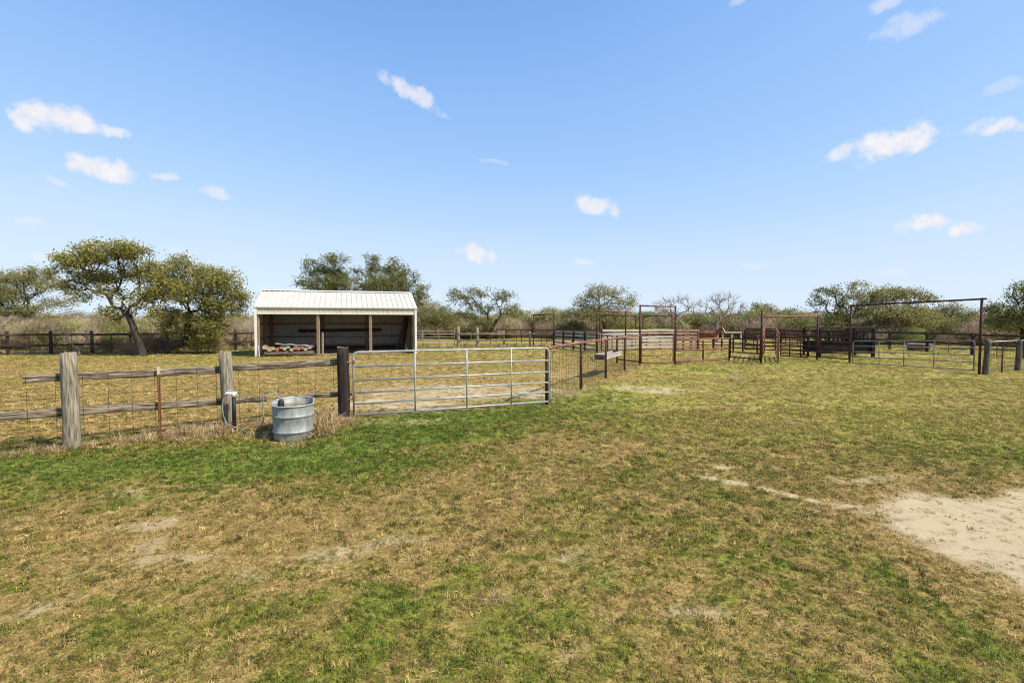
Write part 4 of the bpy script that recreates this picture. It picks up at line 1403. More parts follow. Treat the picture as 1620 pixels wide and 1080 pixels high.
# ------------------------------------------------------------------ hydrant, hose, stock tank
hyd = G(371, 680)
hy = thing('water_hydrant', 'yard hydrant with black standpipe and pale spigot beside the fence post', 'hydrant', hyd)
pipe('standpipe', [hyd + Vector((0, 0, -.03)), hyd + Vector((0, 0, .62))], .035, 'black_rubber', hy)
b = MB(); hz0 = .66
b.tube([hyd + Vector((.01, 0, .60)), hyd + Vector((0, 0, hz0 + .03))], .042, 10)
b.tube([hyd + Vector((.06, 0, hz0)), hyd + Vector((-.10, -.04, hz0 + .015)), hyd + Vector((-.135, -.05, hz0 - .02))], [.022, .026, .022], 8)
b.build('spigot', 'white_plastic', hy, origin=hyd + Vector((0, 0, hz0)), smooth=True)
b = MB(); b.tube([hyd + Vector((.02, -.02, hz0 + .05)), hyd + Vector((-.09, -.03, hz0 + .07))], .012, 6)
b.build('handle', 'galv', hy, origin=hyd + Vector((0, 0, hz0)))
# tank frame: oblong, rounded ends, its long axis pointing away
tf = G(463, 697.5)
tdir = Vector((-.37, .93, 0)).normalized(); tx = Vector((tdir.y, -tdir.x, 0))
TW, TL, TH = .318, 1.14, .56
tcen = tf + tdir * (TL / 2)
tank = thing('stock_tank', 'galvanised oval stock tank full of murky water at the wire fence', 'stock tank', tcen)


def stadium(w, l, n=20):
    pts = []
    for i in range(n + 1):
        a = -math.pi / 2 + math.pi * (i / n) - math.pi / 2
        pts.append((w * math.cos(a + math.pi / 2 - math.pi / 2 + math.pi / 2), 0))
    out = []
    s = l / 2 - w
    for i in range(n + 1):
        a = math.pi + math.pi * i / n
        out.append((w * math.cos(a), -s + w * math.sin(a)))
    for i in range(n + 1):
        a = math.pi * i / n
        out.append((w * math.cos(a), s + w * math.sin(a)))
    return out


def tank_loop(b, w, l, z):
    k = len(b.v)
    pts = stadium(w, l)
    for (x, y) in pts:
        p = tcen + tx * x + tdir * y
        b.v.append((p.x, p.y, z))
    return k, len(pts)


b = MB()
prof = [(0, 0.0), (.002, .02), (.0, .10), (.004, .105), (.016, .118), (.016, .132), (.004, .146), (0, .15), (.0, .29), (.004, .345), (.004, .36), (.018, .375), (.018, .39), (.004, .405), (.0, .41), (.004, .54), (.004, TH)]
rings = []
for (dr, z) in prof:
    rings.append(tank_loop(b, TW * (.955 + .045 * z / TH) + dr, TL * (.97 + .03 * z / TH) + 2 * dr, z))
inner = [(-.004, TH), (-.006, .40), (-.006, .02)]
for (dr, z) in inner:
    rings.append(tank_loop(b, TW * (.955 + .045 * z / TH) + dr, TL * (.97 + .03 * z / TH) + 2 * dr, z))
for (k0_, n_), (k1_, _) in zip(rings[:-1], rings[1:]):
    for j in range(n_):
        b.f.append((k0_ + j, k0_ + (j + 1) % n_, k1_ + (j + 1) % n_, k1_ + j)); b.mi.append(0)
b.f.append(tuple(rings[-1][0] + j for j in range(rings[-1][1]))); b.mi.append(0)
b.build('tank_body', 'tank_steel', tank, origin=tcen, smooth=True)
b = MB(); pts = stadium(TW + .005, TL + .01)
b.tube([tcen + tx * x + tdir * y + zv * TH for (x, y) in pts + pts[:1]], .013, 8, False)
b.build('rim', 'galv', tank, origin=tcen, smooth=True)
b = MB(); k, n_ = tank_loop(b, TW * .985 - .004, TL * .985 - .008, .455)
b.f.append(tuple(k + j for j in range(n_))); b.mi.append(0)
b.build('water', 'water', tank, origin=tcen)
# float valve hung on the rim
fv = tcen + tx * (-TW * .60) + tdir * (-TL * .12)
valve = thing('float_valve', 'black float valve hanging in the left side of the stock tank', 'valve', fv + zv * .5)
b = MB(); b.tube([fv + zv * .43, fv + zv * .52, fv + zv * .60, fv + zv * .64], [.05, .055, .05, .02], 10)
b.build('valve_housing', 'black_rubber', valve, origin=fv + zv * .5, smooth=True)
b = MB(); b.tube([fv + zv * .57 - tx * .01, fv + zv * .585 - tx * .145], .014, 6); b.build('clamp', 'galv', valve, origin=fv + zv * .57)
# hose from spigot to ground to valve
sp = hyd + Vector((-.135, -.05, hz0 - .02))
hp = [sp, sp + Vector((-.03, -.02, -.18)), sp + Vector((.0, -.04, -.38)), sp + Vector((.09, -.05, -.53)), G(378, 681) + zv * .05, G(392, 686) + zv * .022, G(402, 684) + zv * .03]
vtop = fv + zv * .635
hp2 = [PT(412, 674, vtop.y - .05), PT(417, 661, vtop.y - .02), PT(416, 645, vtop.y), PT(416, 632, vtop.y), PT(420, 622.5, vtop.y), PT(427, 618.5, vtop.y), PT(434, 619.5, vtop.y), PT(439, 626, vtop.y), vtop]


def smooth_path(P, n=5):
    P = [Vector(p) for p in P]
    Q = [P[0] * 2 - P[1]] + P + [P[-1] * 2 - P[-2]]
    out = []
    for i in range(1, len(Q) - 2):
        a, b_, c, d = Q[i - 1], Q[i], Q[i + 1], Q[i + 2]
        for k in range(n):
            t = k / n
            out.append(.5 * ((2 * b_) + (c - a) * t + (2 * a - 5 * b_ + 4 * c - d) * t * t + (-a + 3 * b_ - 3 * c + d) * t ** 3))
    out.append(P[-1])
    return out


b = MB(); b.tube(smooth_path(hp + hp2), .009, 8)
o = b.build('hose', 'hose', None, origin=hp[0], smooth=True)
tag(o, 'pale green hose looping from the hydrant over into the stock tank', 'hose')


# ------------------------------------------------------------------ gates and pipe work
def fillet(P, r, n=5):
    P = [Vector(p) for p in P]
    out = [P[0]]
    for a, b_, c in zip(P[:-2], P[1:-1], P[2:]):
        u_, v_ = (a - b_).normalized(), (c - b_).normalized()
        p, q = b_ + u_ * r, b_ + v_ * r
        for k in range(n + 1):
            t = k / n
            out.append(p * (1 - t) ** 2 + b_ * 2 * t * (1 - t) + q * t * t)
    out.append(P[-1])
    return out


def tube_gate(name, label, pL, pR, zl, zr, fr, ups, mat, r=.021, cat='gate', rad=.12, sides=8):
    """pipe gate: pL,pR base points, zl/zr = (bottom, top) at both ends; fr = heights of inner bars 0..1; ups = positions of uprights 0..1"""
    pL, pR = Vector(pL), Vector(pR)
    root = thing(name, label, cat, (pL.x, pL.y, 0))

    def at(t, h):
        p = pL.lerp(pR, t)
        z0, z1 = zl[0] + (zr[0] - zl[0]) * t, zl[1] + (zr[1] - zl[1]) * t
        return Vector((p.x, p.y, z0 + (z1 - z0) * h))
    b = MB()
    b.tube(fillet([at(0, 0), at(0, 1), at(1, 1), at(1, 0)], rad), r, sides)
    b.build('frame', mat, root, origin=at(0, 0), smooth=True)
    pipe('bar', [at(0, 0), at(1, 0)], r * .95, mat, root, sides)
    for h in fr:
        pipe('bar', [at(0, h), at(1, h)], r * .9, mat, root, sides)
    nrm = (pR - pL).normalized().cross(zv)
    for t in ups:
        b = MB()
        d = (pR - pL).normalized()
        b.tube([at(t, 0) + nrm * r * .6, at(t, 1) + nrm * r * .6], r * .85, 6)
        b.build('upright', mat, root, origin=at(t, 0), smooth=True)
    return root


def gpos(px, Y):
    return GY(px, Y)


gL, gR = C_ + Vector((.20, .02, 0)), G(868, 640)
gt = tube_gate('tube_gate', 'long silver six-bar tube gate closed between the black post and red pipe post', gL, gR, (.04, 1.335), (.08, 1.34), (.77, .554, .356, .178), (.285, .545, .785), 'galv', .0205)
for z in (.38, 1.13):
    b = MB(); b.tube([C_ + Vector((.07, -.06, z)), C_ + Vector((.20, .02, z))], .017, 7); b.box(C_ + Vector((.2, .02, z)), (.05, .05, .06))
    b.build('hinge', 'hinge', gt, origin=C_ + Vector((.15, 0, z)))

PF = [G(865, 639), G(919, 615), G(958, 598), G(988, 585.5), G(1012, 578)]


def pipe_post(px_or_p, top, r, mat, parent, name='post'):
    p = px_or_p
    return pipe(name, [p + Vector((0, 0, -.05)), p + Vector((0, 0, top))], r, mat, parent)


pf = thing('pipe_fence', 'low red pipe fence with wire running from the silver gate to the tall gate frame', 'fence', PF[0])
tops = [Z(551, PF[0].y), Z(541.5, PF[1].y), Z(537, PF[2].y), Z(533.5, PF[3].y)]
for p, z in zip(PF[:4], tops):
    pipe_post(p, z - .02, .04, 'dark_pipe', pf)
pipe('rail', [p + zv * z for p, z in zip(PF, tops + [Z(531, PF[4].y)])], .036, 'rust_pipe', pf)
wires('wire_mesh', PF, .06, 1.22, 7, .11, .0036, 'rust_wire', pf)
# feed box hung on that fence
q0, q1 = PF[2].lerp(PF[3], .0), PF[2].lerp(PF[3], .88)
bd = (q1 - q0).normalized(); bn = Vector((-bd.y, bd.x, 0))
fbx = thing('feed_box', 'white sided wooden feed box hung on the red pipe fence', 'feed box', q0.lerp(q1, .5) + bn * .38 + zv * .62)
z0, z1 = .63, .81
Rb = Matrix((bd, bn, zv)).transposed()
cen = q0.lerp(q1, .5)
Lb = (q1 - q0).length
for nm, mt, off, sz in (('front_board', 'white_wood', .06, (Lb, .025, z1 - z0)), ('back_board', 'white_wood', .40, (Lb, .025, z1 - z0))):
    b = MB(); b.box(cen + bn * off + zv * (z0 + z1) / 2, sz, Rb); b.build(nm, mt, fbx, origin=cen + bn * off + zv * z0)
for e, nm in ((q0, 'end_board'), (q1, 'end_board')):
    b = MB(); b.box(e + bn * .23 + zv * (z0 + z1) / 2, (.03, .31, z1 - z0 - .004), Rb); b.build(nm, 'board_dark', fbx, origin=e + bn * .34 + zv * z0)
b = MB(); b.box(cen + bn * .23 + zv * (z0 + .015), (Lb - .05, .31, .025), Rb); b.build('bottom_board', 'board_dark', fbx, origin=cen + bn * .34 + zv * z0)


def portal(label, pl, pr_, zl, zr, r, mat, over=0.0, braces=False, stub=0.0, barmat=None):
    root = thing('gate_frame', label, 'gate frame', pl)
    pipe_post(pl, zl + stub, r, mat, root, 'upright')
    pipe_post(pr_, zr + (0 if stub == 0 else -.0), r, mat, root, 'upright')
    d = (pr_ - pl).normalized()
    pipe('crossbar', [pl + zv * (zl - r) - d * (0.03 if stub == 0 else -r), pr_ + zv * (zr - r) + d * (over + .03)], r * .85, barmat or mat, root)
    if braces:
        for p, s, z in ((pl, 1, zl), (pr_, -1, zr)):
            b = MB(); b.tube([p + zv * (z - .28), p + d * s * .28 + zv * (z - .03)], r * .8, 6); b.build('brace', mat, root, origin=p + zv * z)
    return root


p0, p1 = PF[4], G(1067.5, 576)
portal('tall red pipe gate frame at the end of the low red wire fence', p0, p1, Z(482, p0.y), Z(483.5, p1.y), .042, 'dark_pipe', barmat='rust_pipe')
tube_gate('pipe_gate', 'rusty five-bar pipe gate closed inside the tall red gate frame', p0.lerp(p1, .04), p0.lerp(p1, .95), (Z(574, p0.y), Z(528, p0.y)), (Z(572, p1.y), Z(527.5, p1.y)), (.24, .47, .70), (), 'rust_pipe', .028, rad=.05)

# red fence right of the frame, with mesh
PG = [p1, G(1112, 572), G(1153.5, 570.5)]
f2 = thing('pipe_fence', 'red three-rail pipe fence with wire infill right of the tall gate frame', 'fence', PG[0])
for p, y in ((PG[1], 538), (PG[2], 534.5)):
    pipe_post(p, Z(y, p.y), .042, 'dark_pipe', f2)
for ys in ((537, 535.8, 534.8), (554, 552.4, 551), (572.2, 569.3, 567)):
    pipe('rail', [p + zv * max(.06, Z(y, p.y)) for p, y in zip(PG, ys)], .036, 'rust_pipe', f2)
wires('wire_mesh', PG, .1, .75, 6, .12, .0036, 'rust_wire', f2)

# dark panel and the alley gates
p2, p3 = PG[2], G(1204, 575)
pn = tube_gate('pipe_gate', 'dark five-bar pipe panel casting shadow stripes beside the middle gate frame', p2.lerp(p3, .03), p2.lerp(p3, .97), (.20, Z(535.5, p2.y)), (.20, Z(537, p3.y)), (.27, .52, .74), (), 'dark_pipe', .032, rad=.04)
p4 = GY(1292.5, 25.6)
portal('middle rusty gate frame with a crossbar over the alley gates', p3, p4, Z(499, p3.y), Z(498, p4.y), .055, 'dark_pipe', stub=.24, barmat='rust_pipe')
e1 = GY(1208.8, 27.4)
tube_gate('alley_gate', 'rusty swung-open alley gate seen nearly end-on at the middle frame left post', p3 + Vector((.12, .15, 0)), e1, (.28, 1.5), (.28, 1.72), (.2, .4, .6, .8), (.5,), 'rust_pipe', .03, rad=.05)
e2, e3 = G(1231, 574), GY(1227.5, 27.6)
tube_gate('alley_gate', 'pinkish alley gate seen nearly end-on right of the middle frame left post', e2, e3, (.06, 1.42), (.15, 1.55), (.2, .4, .6, .8), (.5,), 'rust_pipe', .034, rad=.05)
e4, e5 = GY(1235, 27.0), GY(1277, 25.9)
tube_gate('corral_fence', 'dark six-bar corral panel between the alley gates and the feeder', e4, e5, (.1, 1.30), (.08, 1.22), (.14, .32, .52, .74, .86), (.35, .76), 'dark_pipe', .032, rad=.04, cat='corral panel')
for (xa, ya, xb, yb, lb) in ((1178, 32.6, 1226, 31.5, 'dark six-bar corral panel behind the striped shadows, left of the alley'), (1232, 31.2, 1290, 30.4, 'dark six-bar corral panel second row back under the middle crossbar'),
                             (1206, 36.0, 1262, 35.5, 'dark low corral panel farthest back under the middle crossbar')):
    tube_gate('corral_fence', lb, GY(xa, ya), GY(xb, yb), (.15, 1.45), (.15, 1.4), (.2, .4, .6, .8), (.3, .66), 'dark_pipe', .036, rad=.04, cat='corral panel')
e6, e7 = GY(1278.5, 25.8), GY(1343, 23.7)
pn = tube_gate('corral_fence', 'dark five-bar corral panel standing across the front of the black feeder', e6, e7, (.14, 1.22), (.16, 1.17), (.25, .5, .76), (.02,), 'dark_pipe', .030, rad=.04, cat='corral panel')
b = MB(); b.box(e6 + Vector((.02, -.06, 1.33)), (.2, .03, .28), Matrix.Rotation(-.4, 3, 'Y'))
b.build('latch_plate', 'rust_pipe', pn, origin=e6 + zv * 1.3)

# hay feeder
fc, fw = GY(1333, 27.6), 2.95
feeder = thing('hay_feeder', 'black steel hay feeder cage with upright bars above solid side panels', 'hay feeder', fc)
fh = Z(520, 27.0)
fdp = 1.5
for sx in (-1, 1):
    for sy in (0, 1):
        p = fc + Vector((sx * fw / 2, sy * fdp - .3, 0))
        b = MB(); b.box(p + zv * (fh / 2), (.1 if sx < 0 else .16, .1, fh)); b.build('corner_post', 'black_metal', feeder, origin=p)
for sy in (0, 1):
    y0 = sy * fdp - .3
    for z, hgt, nm in ((fh - .16, .07, 'top_rail'), (.84, .07, 'middle_rail'), (.22, .06, 'bottom_rail')):
        b = MB(); b.box(fc + Vector((0, y0 + .005, z)), (fw - .1, .05, hgt)); b.build(nm, 'black_metal', feeder, origin=fc + Vector((0, y0, z)))
    b = MB(); b.box(fc + Vector((0, y0 + .035, .54)), (fw - .12, .02, .54)); b.build('side_panel', 'black_metal', feeder, origin=fc + Vector((0, y0, .5)))
    for k in range(11):
        x = -fw / 2 + .3 + k * (fw - .6) / 10
        pipe('bar', [fc + Vector((x, y0, .86)), fc + Vector((x, y0, fh - .18))], .022, 'black_metal', feeder, 6)
for sx in (-1, 1):
    b = MB(); b.box(fc + Vector((sx * fw / 2, fdp / 2 - .3, .54)), (.02, fdp - .1, .6)); b.build('end_panel', 'black_metal', feeder, origin=fc + Vector((sx * fw / 2, 0, .5)))
    b = MB(); b.box(fc + Vector((sx * (fw / 2 - .012), fdp / 2 - .3, fh - .16)), (.05, fdp - .1, .06)); b.build('top_rail', 'black_metal', feeder, origin=fc + Vector((sx * fw / 2, 0, fh)))
pipe('roof_bar', [fc + Vector((-fw / 2, -.3, fh + .06)), fc + Vector((fw / 2, -.3, fh + .06))], .028, 'dark_pipe', feeder)
pipe('roof_bar', [fc + Vector((-fw / 2, fdp - .3, fh + .06)), fc + Vector((fw / 2, fdp - .3, fh + .06))], .028, 'dark_pipe', feeder)
for sx in (-1, 1):
    pipe('roof_stub', [fc + Vector((sx * fw / 2, -.3, fh - .02)), fc + Vector((sx * fw / 2, -.3, fh + .2))], .03, 'rust_pipe', feeder, 6)

# big right gate and frame
g0, g1 = G(1344, 574), G(1549, 592)
portal('wide dark gate frame with the longest crossbar on the right', g0, g1, Z(482, g0.y), Z(471, g1.y), .042, 'dark_pipe', over=.12)
tube_gate('tube_gate', 'wide grey five-bar tube gate under the longest crossbar', g0.lerp(g1, .03), g0.lerp(g1, .965), (.03, Z(539, g0.y)), (.14, Z(539, g1.y)), (.27, .51, .76), (.26, .48, .72), 'dull_galv', .022)
r0, r1 = G(1558, 592), G(1609.5, 585.5)
f3 = thing('post_and_wire_fence', 'stout grey wooden posts with wire mesh right of the wide grey gate', 'fence', r0)
round_post('post', r0, r0 + Vector((.09, 0, Z(537, r0.y))), .09, 'old_post', f3)
round_post('post', r1, r1 + Vector((.05, 0, Z(537, r1.y))), .09, 'old_post', f3)
r2p = r1 + (r1 - r0) * 1.05
round_post('post', r2p, r2p + Vector((0, 0, 1.26)), .12, 'post_wood', f3)
m0 = r0.lerp(r1, .5)
b = MB(); b.box(m0 + zv * .56, (.05, .02, 1.16)); b.build('steel_post', 'dark_pipe', f3, origin=m0)
pipe('rail', [r0 + Vector((.05, .05, 1.2)), r1 + Vector((.05, .05, 1.2)), r2p + Vector((.05, .05, 1.2))], .02, 'galv', f3)
wires('wire_mesh', [r0 + Vector((0, .1, 0)), r1 + Vector((0, .1, 0)), r2p + Vector((0, .1, 0))], .06, 1.12, 8, .14, .003, 'rust_wire', f3)
for p in (r0, r1):
    b = MB(); b.tube([p + Vector((-.1, -.02, 1.12)), p + Vector((-.2, -.04, 1.14))], .05, 8); b.build('insulator', 'black_rubber', f3, origin=p + zv * 1.1)


# ------------------------------------------------------------------ far fences
def rail_fence(name, label, pts, ph, rails, mat, pr_=.075, tpost=False, mesh=False, rh=.13, rw=.05, postmat=None, postlabels=None):
    root = thing(name, label, 'fence', pts[0])
    for i, p in enumerate(pts):
        round_post('post', p, p + zv * ph * random.uniform(.97, 1.04), pr_, postmat or mat.replace('rail', 'wood'), root, n=9, rings=4, topmat='cut_wood')
    for a, c in zip(pts[:-1], pts[1:]):
        d = (c - a).normalized(); nn2 = Vector((d.y, -d.x, 0))
        for z in rails:
            o = nn2 * (pr_ + .02)
            beam('rail', a + o + zv * (z + random.uniform(-.015, .015)) - d * .06, c + o + zv * (z + random.uniform(-.015, .015)) + d * .06, rw, rh, mat, root, seg=3, wob=.006)
        if tpost:
            m_ = a.lerp(c, .5)
            b = MB(); b.box(m_ + zv * .58, (.045, .03, 1.22)); b.build('steel_post', 'tpost', root, origin=m_)
    if mesh:
        wires('wire_mesh', pts, .05, 1.05, 7, .3, .003, 'rust_wire', root)
    return root


fl = []
pA, pB = GY(-60, 28.3), GY(373, 34.2)
for k in range(9):
    fl.append(pA.lerp(pB, k / 7))
rail_fence('rail_fence', 'dark two-rail wooden fence under the oaks on the left', fl, 1.36, (.55, 1.16), 'dark_rail', .085, True, True, postmat='dark_wood')
fm_ = [GY(725, 38.2), GY(755, 38.6), GY(797, 39), GY(838, 39), GY(876, 38.6)]
rf = thing('rail_fence', 'grey post and rail fence between the far silver gate and the plank pen', 'fence', fm_[0])
for i, p in enumerate(fm_):
    round_post('post', p, p + zv * ((1.58, 1.52, 1.2, 1.2, 1.3)[i]), (.13, .12, .085, .085, .08)[i], 'post_wood', rf, n=9, rings=4)
for a, c in zip(fm_[:-1], fm_[1:]):
    d = (c - a).normalized(); o = Vector((d.y, -d.x, 0)) * .12
    for z in (.48, 1.02):
        beam('rail', a + o + zv * z, c + o + zv * z, .06, .13, 'grey_wood', rf, seg=3, wob=.008)
    m_ = a.lerp(c, .5); b = MB(); b.box(m_ + zv * .55, (.045, .03, 1.15)); b.build('steel_post', 'dark_pipe', rf, origin=m_)
wires('wire_mesh', fm_, .05, 1.0, 6, .3, .003, 'rust_wire', rf)
tube_gate('tube_gate', 'far silver six-bar tube gate just right of the metal shed', GY(640, 36.6), GY(719, 37.9), (.1, 1.28), (.1, 1.26), (.2, .4, .6, .8), (.36, .68), 'dull_galv', .026, rad=.1)
# long dark pipe fence far behind
lp = [GY(785 + (1065 - 785) * k / 7, 47 - 5 * k / 7) for k in range(8)]
lf = thing('pipe_fence', 'thin dark pipe fence running level behind the plank pens', 'fence', lp[0])
for p in lp:
    pipe_post(p, 1.22, .04, 'dark_pipe', lf)
for z in (1.22, .62):
    pipe('rail', [p + zv * z for p in lp], .045, 'dark_pipe', lf)
# right boundary fence
bfp = [Vector((27.3, y, 0)) for y in (23.2, 26.2, 29.2, 32.4, 35.6, 39, 42.5, 46, 50, 54, 58)]
rail_fence('rail_fence', 'dark two-rail wooden fence running away along the right side of the pasture', bfp, 1.32, (.62, 1.18), 'dark_rail', .085, True, True, postmat='dark_wood')
# right boundary wire behind alley
bw = [GY(1180, 47), GY(1235, 46), GY(1290, 45), GY(1345, 44)]
bwf = thing('rail_fence', 'thin dark rail fence showing behind the middle gate frame', 'fence', bw[0])
for p in bw:
    round_post('post', p, p + zv * 1.25, .075, 'dark_wood', bwf, n=8, rings=3)
for a, c in zip(bw[:-1], bw[1:]):
    for z in (1.05, .55):
        beam('rail', a + zv * z, c + zv * z, .05, .12, 'dark_rail', bwf, seg=2)


# ------------------------------------------------------------------ pens
def board_pen(label, pts, boards, mat, ph, postmat='dark_wood', bh=.15, second=None, front=True, pr_=.06):
    root = thing('plank_pen', label, 'pen wall', pts[0])
    for p in pts:
        b = MB(); b.box(p + zv * ph / 2, (pr_ * 2, pr_ * 2, ph)); b.build('post', postmat, root, origin=p)
    for a, c in zip(pts[:-1], pts[1:]):
        d = (c - a).normalized(); nn2 = Vector((d.y, -d.x, 0))
        for z in boards:
            s_ = (pr_ + .022) * (-1 if not front else 1)
            beam('board', a + nn2 * s_ + zv * (z + random.uniform(-.02, .02)) - d * .02, c + nn2 * s_ + zv * (z + random.uniform(-.02, .02)) + d * .02, .035, bh * random.uniform(.92, 1.06), mat, root, seg=2, wob=.004)
        for z in (second or ()):
            beam('board', a - nn2 * (pr_ + .022) + zv * z, c - nn2 * (pr_ + .022) + zv * z, .035, bh, 'board_dark', root, seg=2)
    return root


pa, pb = GY(876, 37.5), GY(944, 31.6)
board_pen('grey weathered plank pen wall with dark posts behind the low red fence', [pa.lerp(pb, k / 4) for k in range(5)], (.14, .42, .70, .98, 1.22), 'board_grey', 1.34, front=False, bh=.15)
pa, pb = GY(952, 33.4), GY(1066, 36.0)
board_pen('whitewashed plank pen wall seen through the tall red gate frame', [pa.lerp(pb, k / 5) for k in range(6)], (.16, .40, .64, .88, 1.12, 1.36), 'board_white', 1.42, front=True, bh=.155)
pa, pb = GY(1069, 34.6), GY(1104, 35.2)
board_pen('faded reddish plank pen wall left of the horse', [pa.lerp(pb, k / 3) for k in range(4)], (.18, .42, .66, .90, 1.14, 1.34), 'board_red', 1.44, front=True, bh=.15)
pa, pb = GY(1143, 40.5), GY(1172, 40.5)
board_pen('short white-framed board panel right of the horse head', [pa.lerp(pb, k / 2) for k in range(3)], (.3, 1.1), 'board_white', 1.15, postmat='board_white', bh=.12, pr_=.05)
# inner pen fence from tall frame to the back
pi = [PF[4] + Vector((.0, .1, 0)), GY(976, 23.6), GY(961, 27.2), GY(945, 31.2)]
ifn = thing('pipe_fence', 'pale topped pen fence leading back from the tall red frame', 'fence', pi[0])
for p in pi[1:]:
    pipe_post(p, Z(530, p.y) if p is pi[1] else 1.22, .045, 'dark_pipe', ifn)
pipe('rail', [p + zv * z for p, z in zip(pi, (1.30, 1.27, 1.24, 1.22))], .034, 'post_tip', ifn)
pipe('rail', [p + zv * .16 for p in pi[:2]], .034, 'dark_pipe', ifn)
wires('wire_mesh', pi, .1, 1.2, 6, .2, .003, 'rust_wire', ifn)
for px, Y_ in ((949.5, 31), (955, 29.5), (968, 26.2)):
    p = GY(px, Y_)
    o = beam('stake', p, p + zv * 1.2, .07, .07, 'log_pale', ifn, seg=2)
# back gate frames
for (x0, y0, x1, y1, zt0, zt1, lb, br) in (
        (844, 39.5, 876.5, 38.9, 497.5, 495.5, 'thin dark gate frame left of the grey plank pen', False),
        (944.3, 31.5, 989.5, 31.3, 491, 492, 'reddish gate frame whose crossbar overhangs on the right', False),
        (948.8, 45.5, 1005.5, 45.5, 498, 498, 'far dark gate frame with braced corners left of the tall red frame', True),
        (1017, 45, 1063, 44.5, 499, 497.5, 'far dark braced gate frame seen inside the tall red frame', True)):
    portal(lb, GY(x0, y0), GY(x1, y1), Z(zt0, y0), Z(zt1, y1), .05 if y0 < 42 else .055, 'dark_pipe', over=.3 if x0 == 944.3 else 0, braces=br, barmat='rust_pipe' if x0 == 944.3 else None)
# red corral panels around the horse
cp = [GY(1104, 33.6), GY(1129, 33.8), GY(1141.5, 33.6), GY(1160, 33.0), GY(1175, 32.6), GY(1198, 30.5)]
cf = thing('pipe_fence', 'dark red four-rail corral fence in front of the horse', 'fence', cp[0])
for p, z in zip(cp, (1.25, 1.2, 1.2, 1.2, 1.45, 1.1)):
    pipe_post(p, z, .055, 'dark_pipe', cf)
for z in (.38, .58, .80, 1.12):
    pipe('rail', [p + zv * z for p in cp], .028, 'rust_pipe' if z < .9 else 'dark_pipe', cf)
# trough on the right
tq = GY(1453.5, 33.6)
tr = thing('water_trough', 'low rusty round water trough in front of the right boundary fence', 'trough', tq)
b = MB()
ringz = [(.58, 0), (.66, .12), (.74, .42), (.76, .44), (.74, .45), (.70, .43), (.62, .14)]
n_ = 24
for (r_, z) in ringz:
    for j in range(n_):
        a = 2 * math.pi * j / n_
        b.v.append((tq.x + r_ * math.cos(a), tq.y + r_ * math.sin(a) * .8, z))
for i in range(len(ringz) - 1):
    for j in range(n_):
        b.f.append((i * n_ + j, i * n_ + (j + 1) % n_, (i + 1) * n_ + (j + 1) % n_, (i + 1) * n_ + j)); b.mi.append(0)
b.f.append(tuple((len(ringz) - 1) * n_ + j for j in range(n_))); b.mi.append(0)
b.build('basin', 'rust_tank', tr, origin=tq, smooth=True)
b = MB(); b.tube([tq + Vector((.75 * math.cos(2 * math.pi * j / n_), .75 * .8 * math.sin(2 * math.pi * j / n_), .45)) for j in range(n_ + 1)], .02, 6, False)
b.build('rim', 'galv', tr, origin=tq, smooth=True)

# ------------------------------------------------------------------ horse
hb = GY(1117, 36.2)
yaw = math.radians(-32)
hx = Vector((math.cos(yaw), math.sin(yaw), 0)); hyv = Vector((-math.sin(yaw), math.cos(yaw), 0))


def HP(f, s, z):
    return hb + hx * f + hyv * s + zv * z


horse = thing('horse', 'chestnut horse with a white blaze standing behind the red corral fence', 'horse', hb)
sk = {}
V, E, R = [], [], []


def hv(name, p, r, parent=None, ry=None):
    sk[name] = len(V); V.append(p - hb); R.append((r, ry or r))
    if parent is not None:
        E.append((sk[parent], sk[name]))


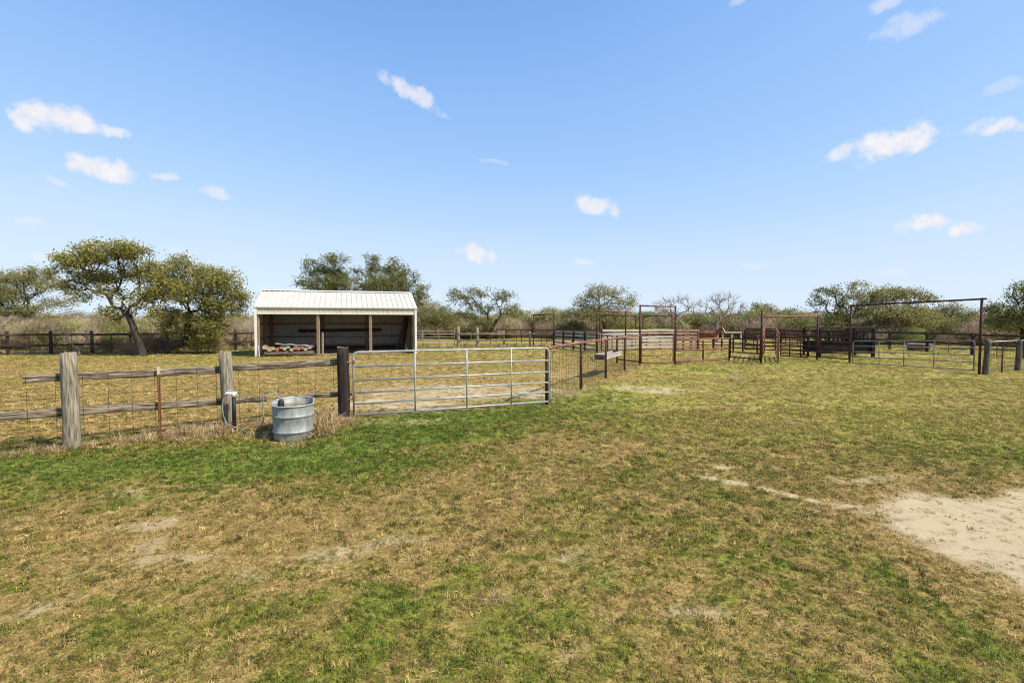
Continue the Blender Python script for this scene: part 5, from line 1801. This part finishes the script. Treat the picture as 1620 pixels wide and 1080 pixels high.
hv('belly', HP(0, 0, .98), .27, None, .30)
hv('loin', HP(-.34, 0, 1.03), .25, 'belly', .27)
hv('croup', HP(-.62, 0, 1.08), .23, 'loin', .25)
hv('dock', HP(-.80, 0, 1.02), .12, 'croup')
hv('withers', HP(.36, 0, 1.06), .23, 'belly', .29)
hv('chest', HP(.60, 0, 1.03), .19, 'withers', .24)
hv('neck', HP(.82, -.02, 1.26), .13, 'chest', .17)
hv('neck2', HP(.98, -.05, 1.42), .10, 'neck', .13)
hv('poll', HP(1.09, -.09, 1.50), .095, 'neck2')
hv('face', HP(1.20, -.18, 1.36), .085, 'poll')
hv('muzzle', HP(1.27, -.26, 1.18), .062, 'face')
hv('nose', HP(1.29, -.28, 1.12), .055, 'muzzle')
for s, sd in ((-1, 'r'), (1, 'l')):
    hv('ear' + sd, HP(1.07, -.09 + s * .06, 1.61), .025, 'poll'); hv('ear2' + sd, HP(1.08, -.09 + s * .07, 1.68), .008, 'ear' + sd)
    hv('sh' + sd, HP(.50, s * .13, .82), .12, 'withers'); hv('elb' + sd, HP(.46, s * .15, .66), .075, 'sh' + sd)
    hv('knee' + sd, HP(.50 + .02 * s, s * .15, .40), .05, 'elb' + sd); hv('fet' + sd, HP(.50 + .02 * s, s * .15, .12), .036, 'knee' + sd); hv('hoof' + sd, HP(.54 + .02 * s, s * .15, .03), .05, 'fet' + sd)
    hv('hip' + sd, HP(-.60, s * .13, .84), .14, 'croup'); hv('stif' + sd, HP(-.50, s * .15, .66), .10, 'hip' + sd)
    hv('hock' + sd, HP(-.74 - .03 * s, s * .15, .44), .055, 'stif' + sd); hv('hf' + sd, HP(-.70 - .03 * s, s * .15, .13), .038, 'hock' + sd); hv('hh' + sd, HP(-.66 - .03 * s, s * .15, .03), .05, 'hf' + sd)
me = bpy.data.meshes.new('horse_body')
me.from_pydata(V, E, [])
me.materials.append(M['horse'])
hbod = bpy.data.objects.new('body', me)
COL.objects.link(hbod); hbod.parent = horse
md = hbod.modifiers.new('skin', 'SKIN'); md.use_smooth_shade = True
for i, d in enumerate(me.skin_vertices[0].data):
    d.radius = R[i]
    d.use_root = (i == 0)
hbod.modifiers.new('sub', 'SUBSURF').levels = 2
hbod.modifiers['sub'].render_levels = 2
b = MB()
b.tube([HP(-.82, 0, 1.06), HP(-.92, 0, .98), HP(-.97, 0, .72), HP(-.95, 0, .42)], [.035, .06, .07, .02], 8); b.build('tail', 'mane', horse, origin=HP(-.82, 0, 1.06), smooth=True)
b = MB()
for k in range(7):
    t_ = k / 6
    p = HP(.62 + .44 * t_, -.01 - .07 * t_, 1.30 + .30 * t_)
    b.tube([p, p + Vector((-.02, -.07, -.10)), p + Vector((-.01, -.09, -.24))], [.03, .035, .01], 5)
b.build('mane', 'mane', horse, origin=HP(.8, 0, 1.4), smooth=True)
b = MB(); b.tube([HP(1.165, -.19, 1.47), HP(1.265, -.235, 1.35), HP(1.325, -.30, 1.19), HP(1.335, -.31, 1.13)], [.02, .034, .03, .02], 8); b.build('blaze', 'blaze', horse, origin=HP(1.2, -.2, 1.4), smooth=True)
for s in (-1, 1):
    b = MB(); e_ = HP(1.16, -.13 + s * .075, 1.42); b.tube([e_ - zv * .015, e_, e_ + zv * .015], [.008, .02, .008], 6); b.build('eye', 'hoof', horse, origin=e_)
    for f_ in (.54 + .02 * s, -.66 - .03 * s):
        b = MB(); b.tube([HP(f_ + .015, s * .15, .0), HP(f_, s * .15, .08)], [.07, .052], 10); b.build('hoof', 'hoof', horse, origin=HP(f_, s * .15, 0))
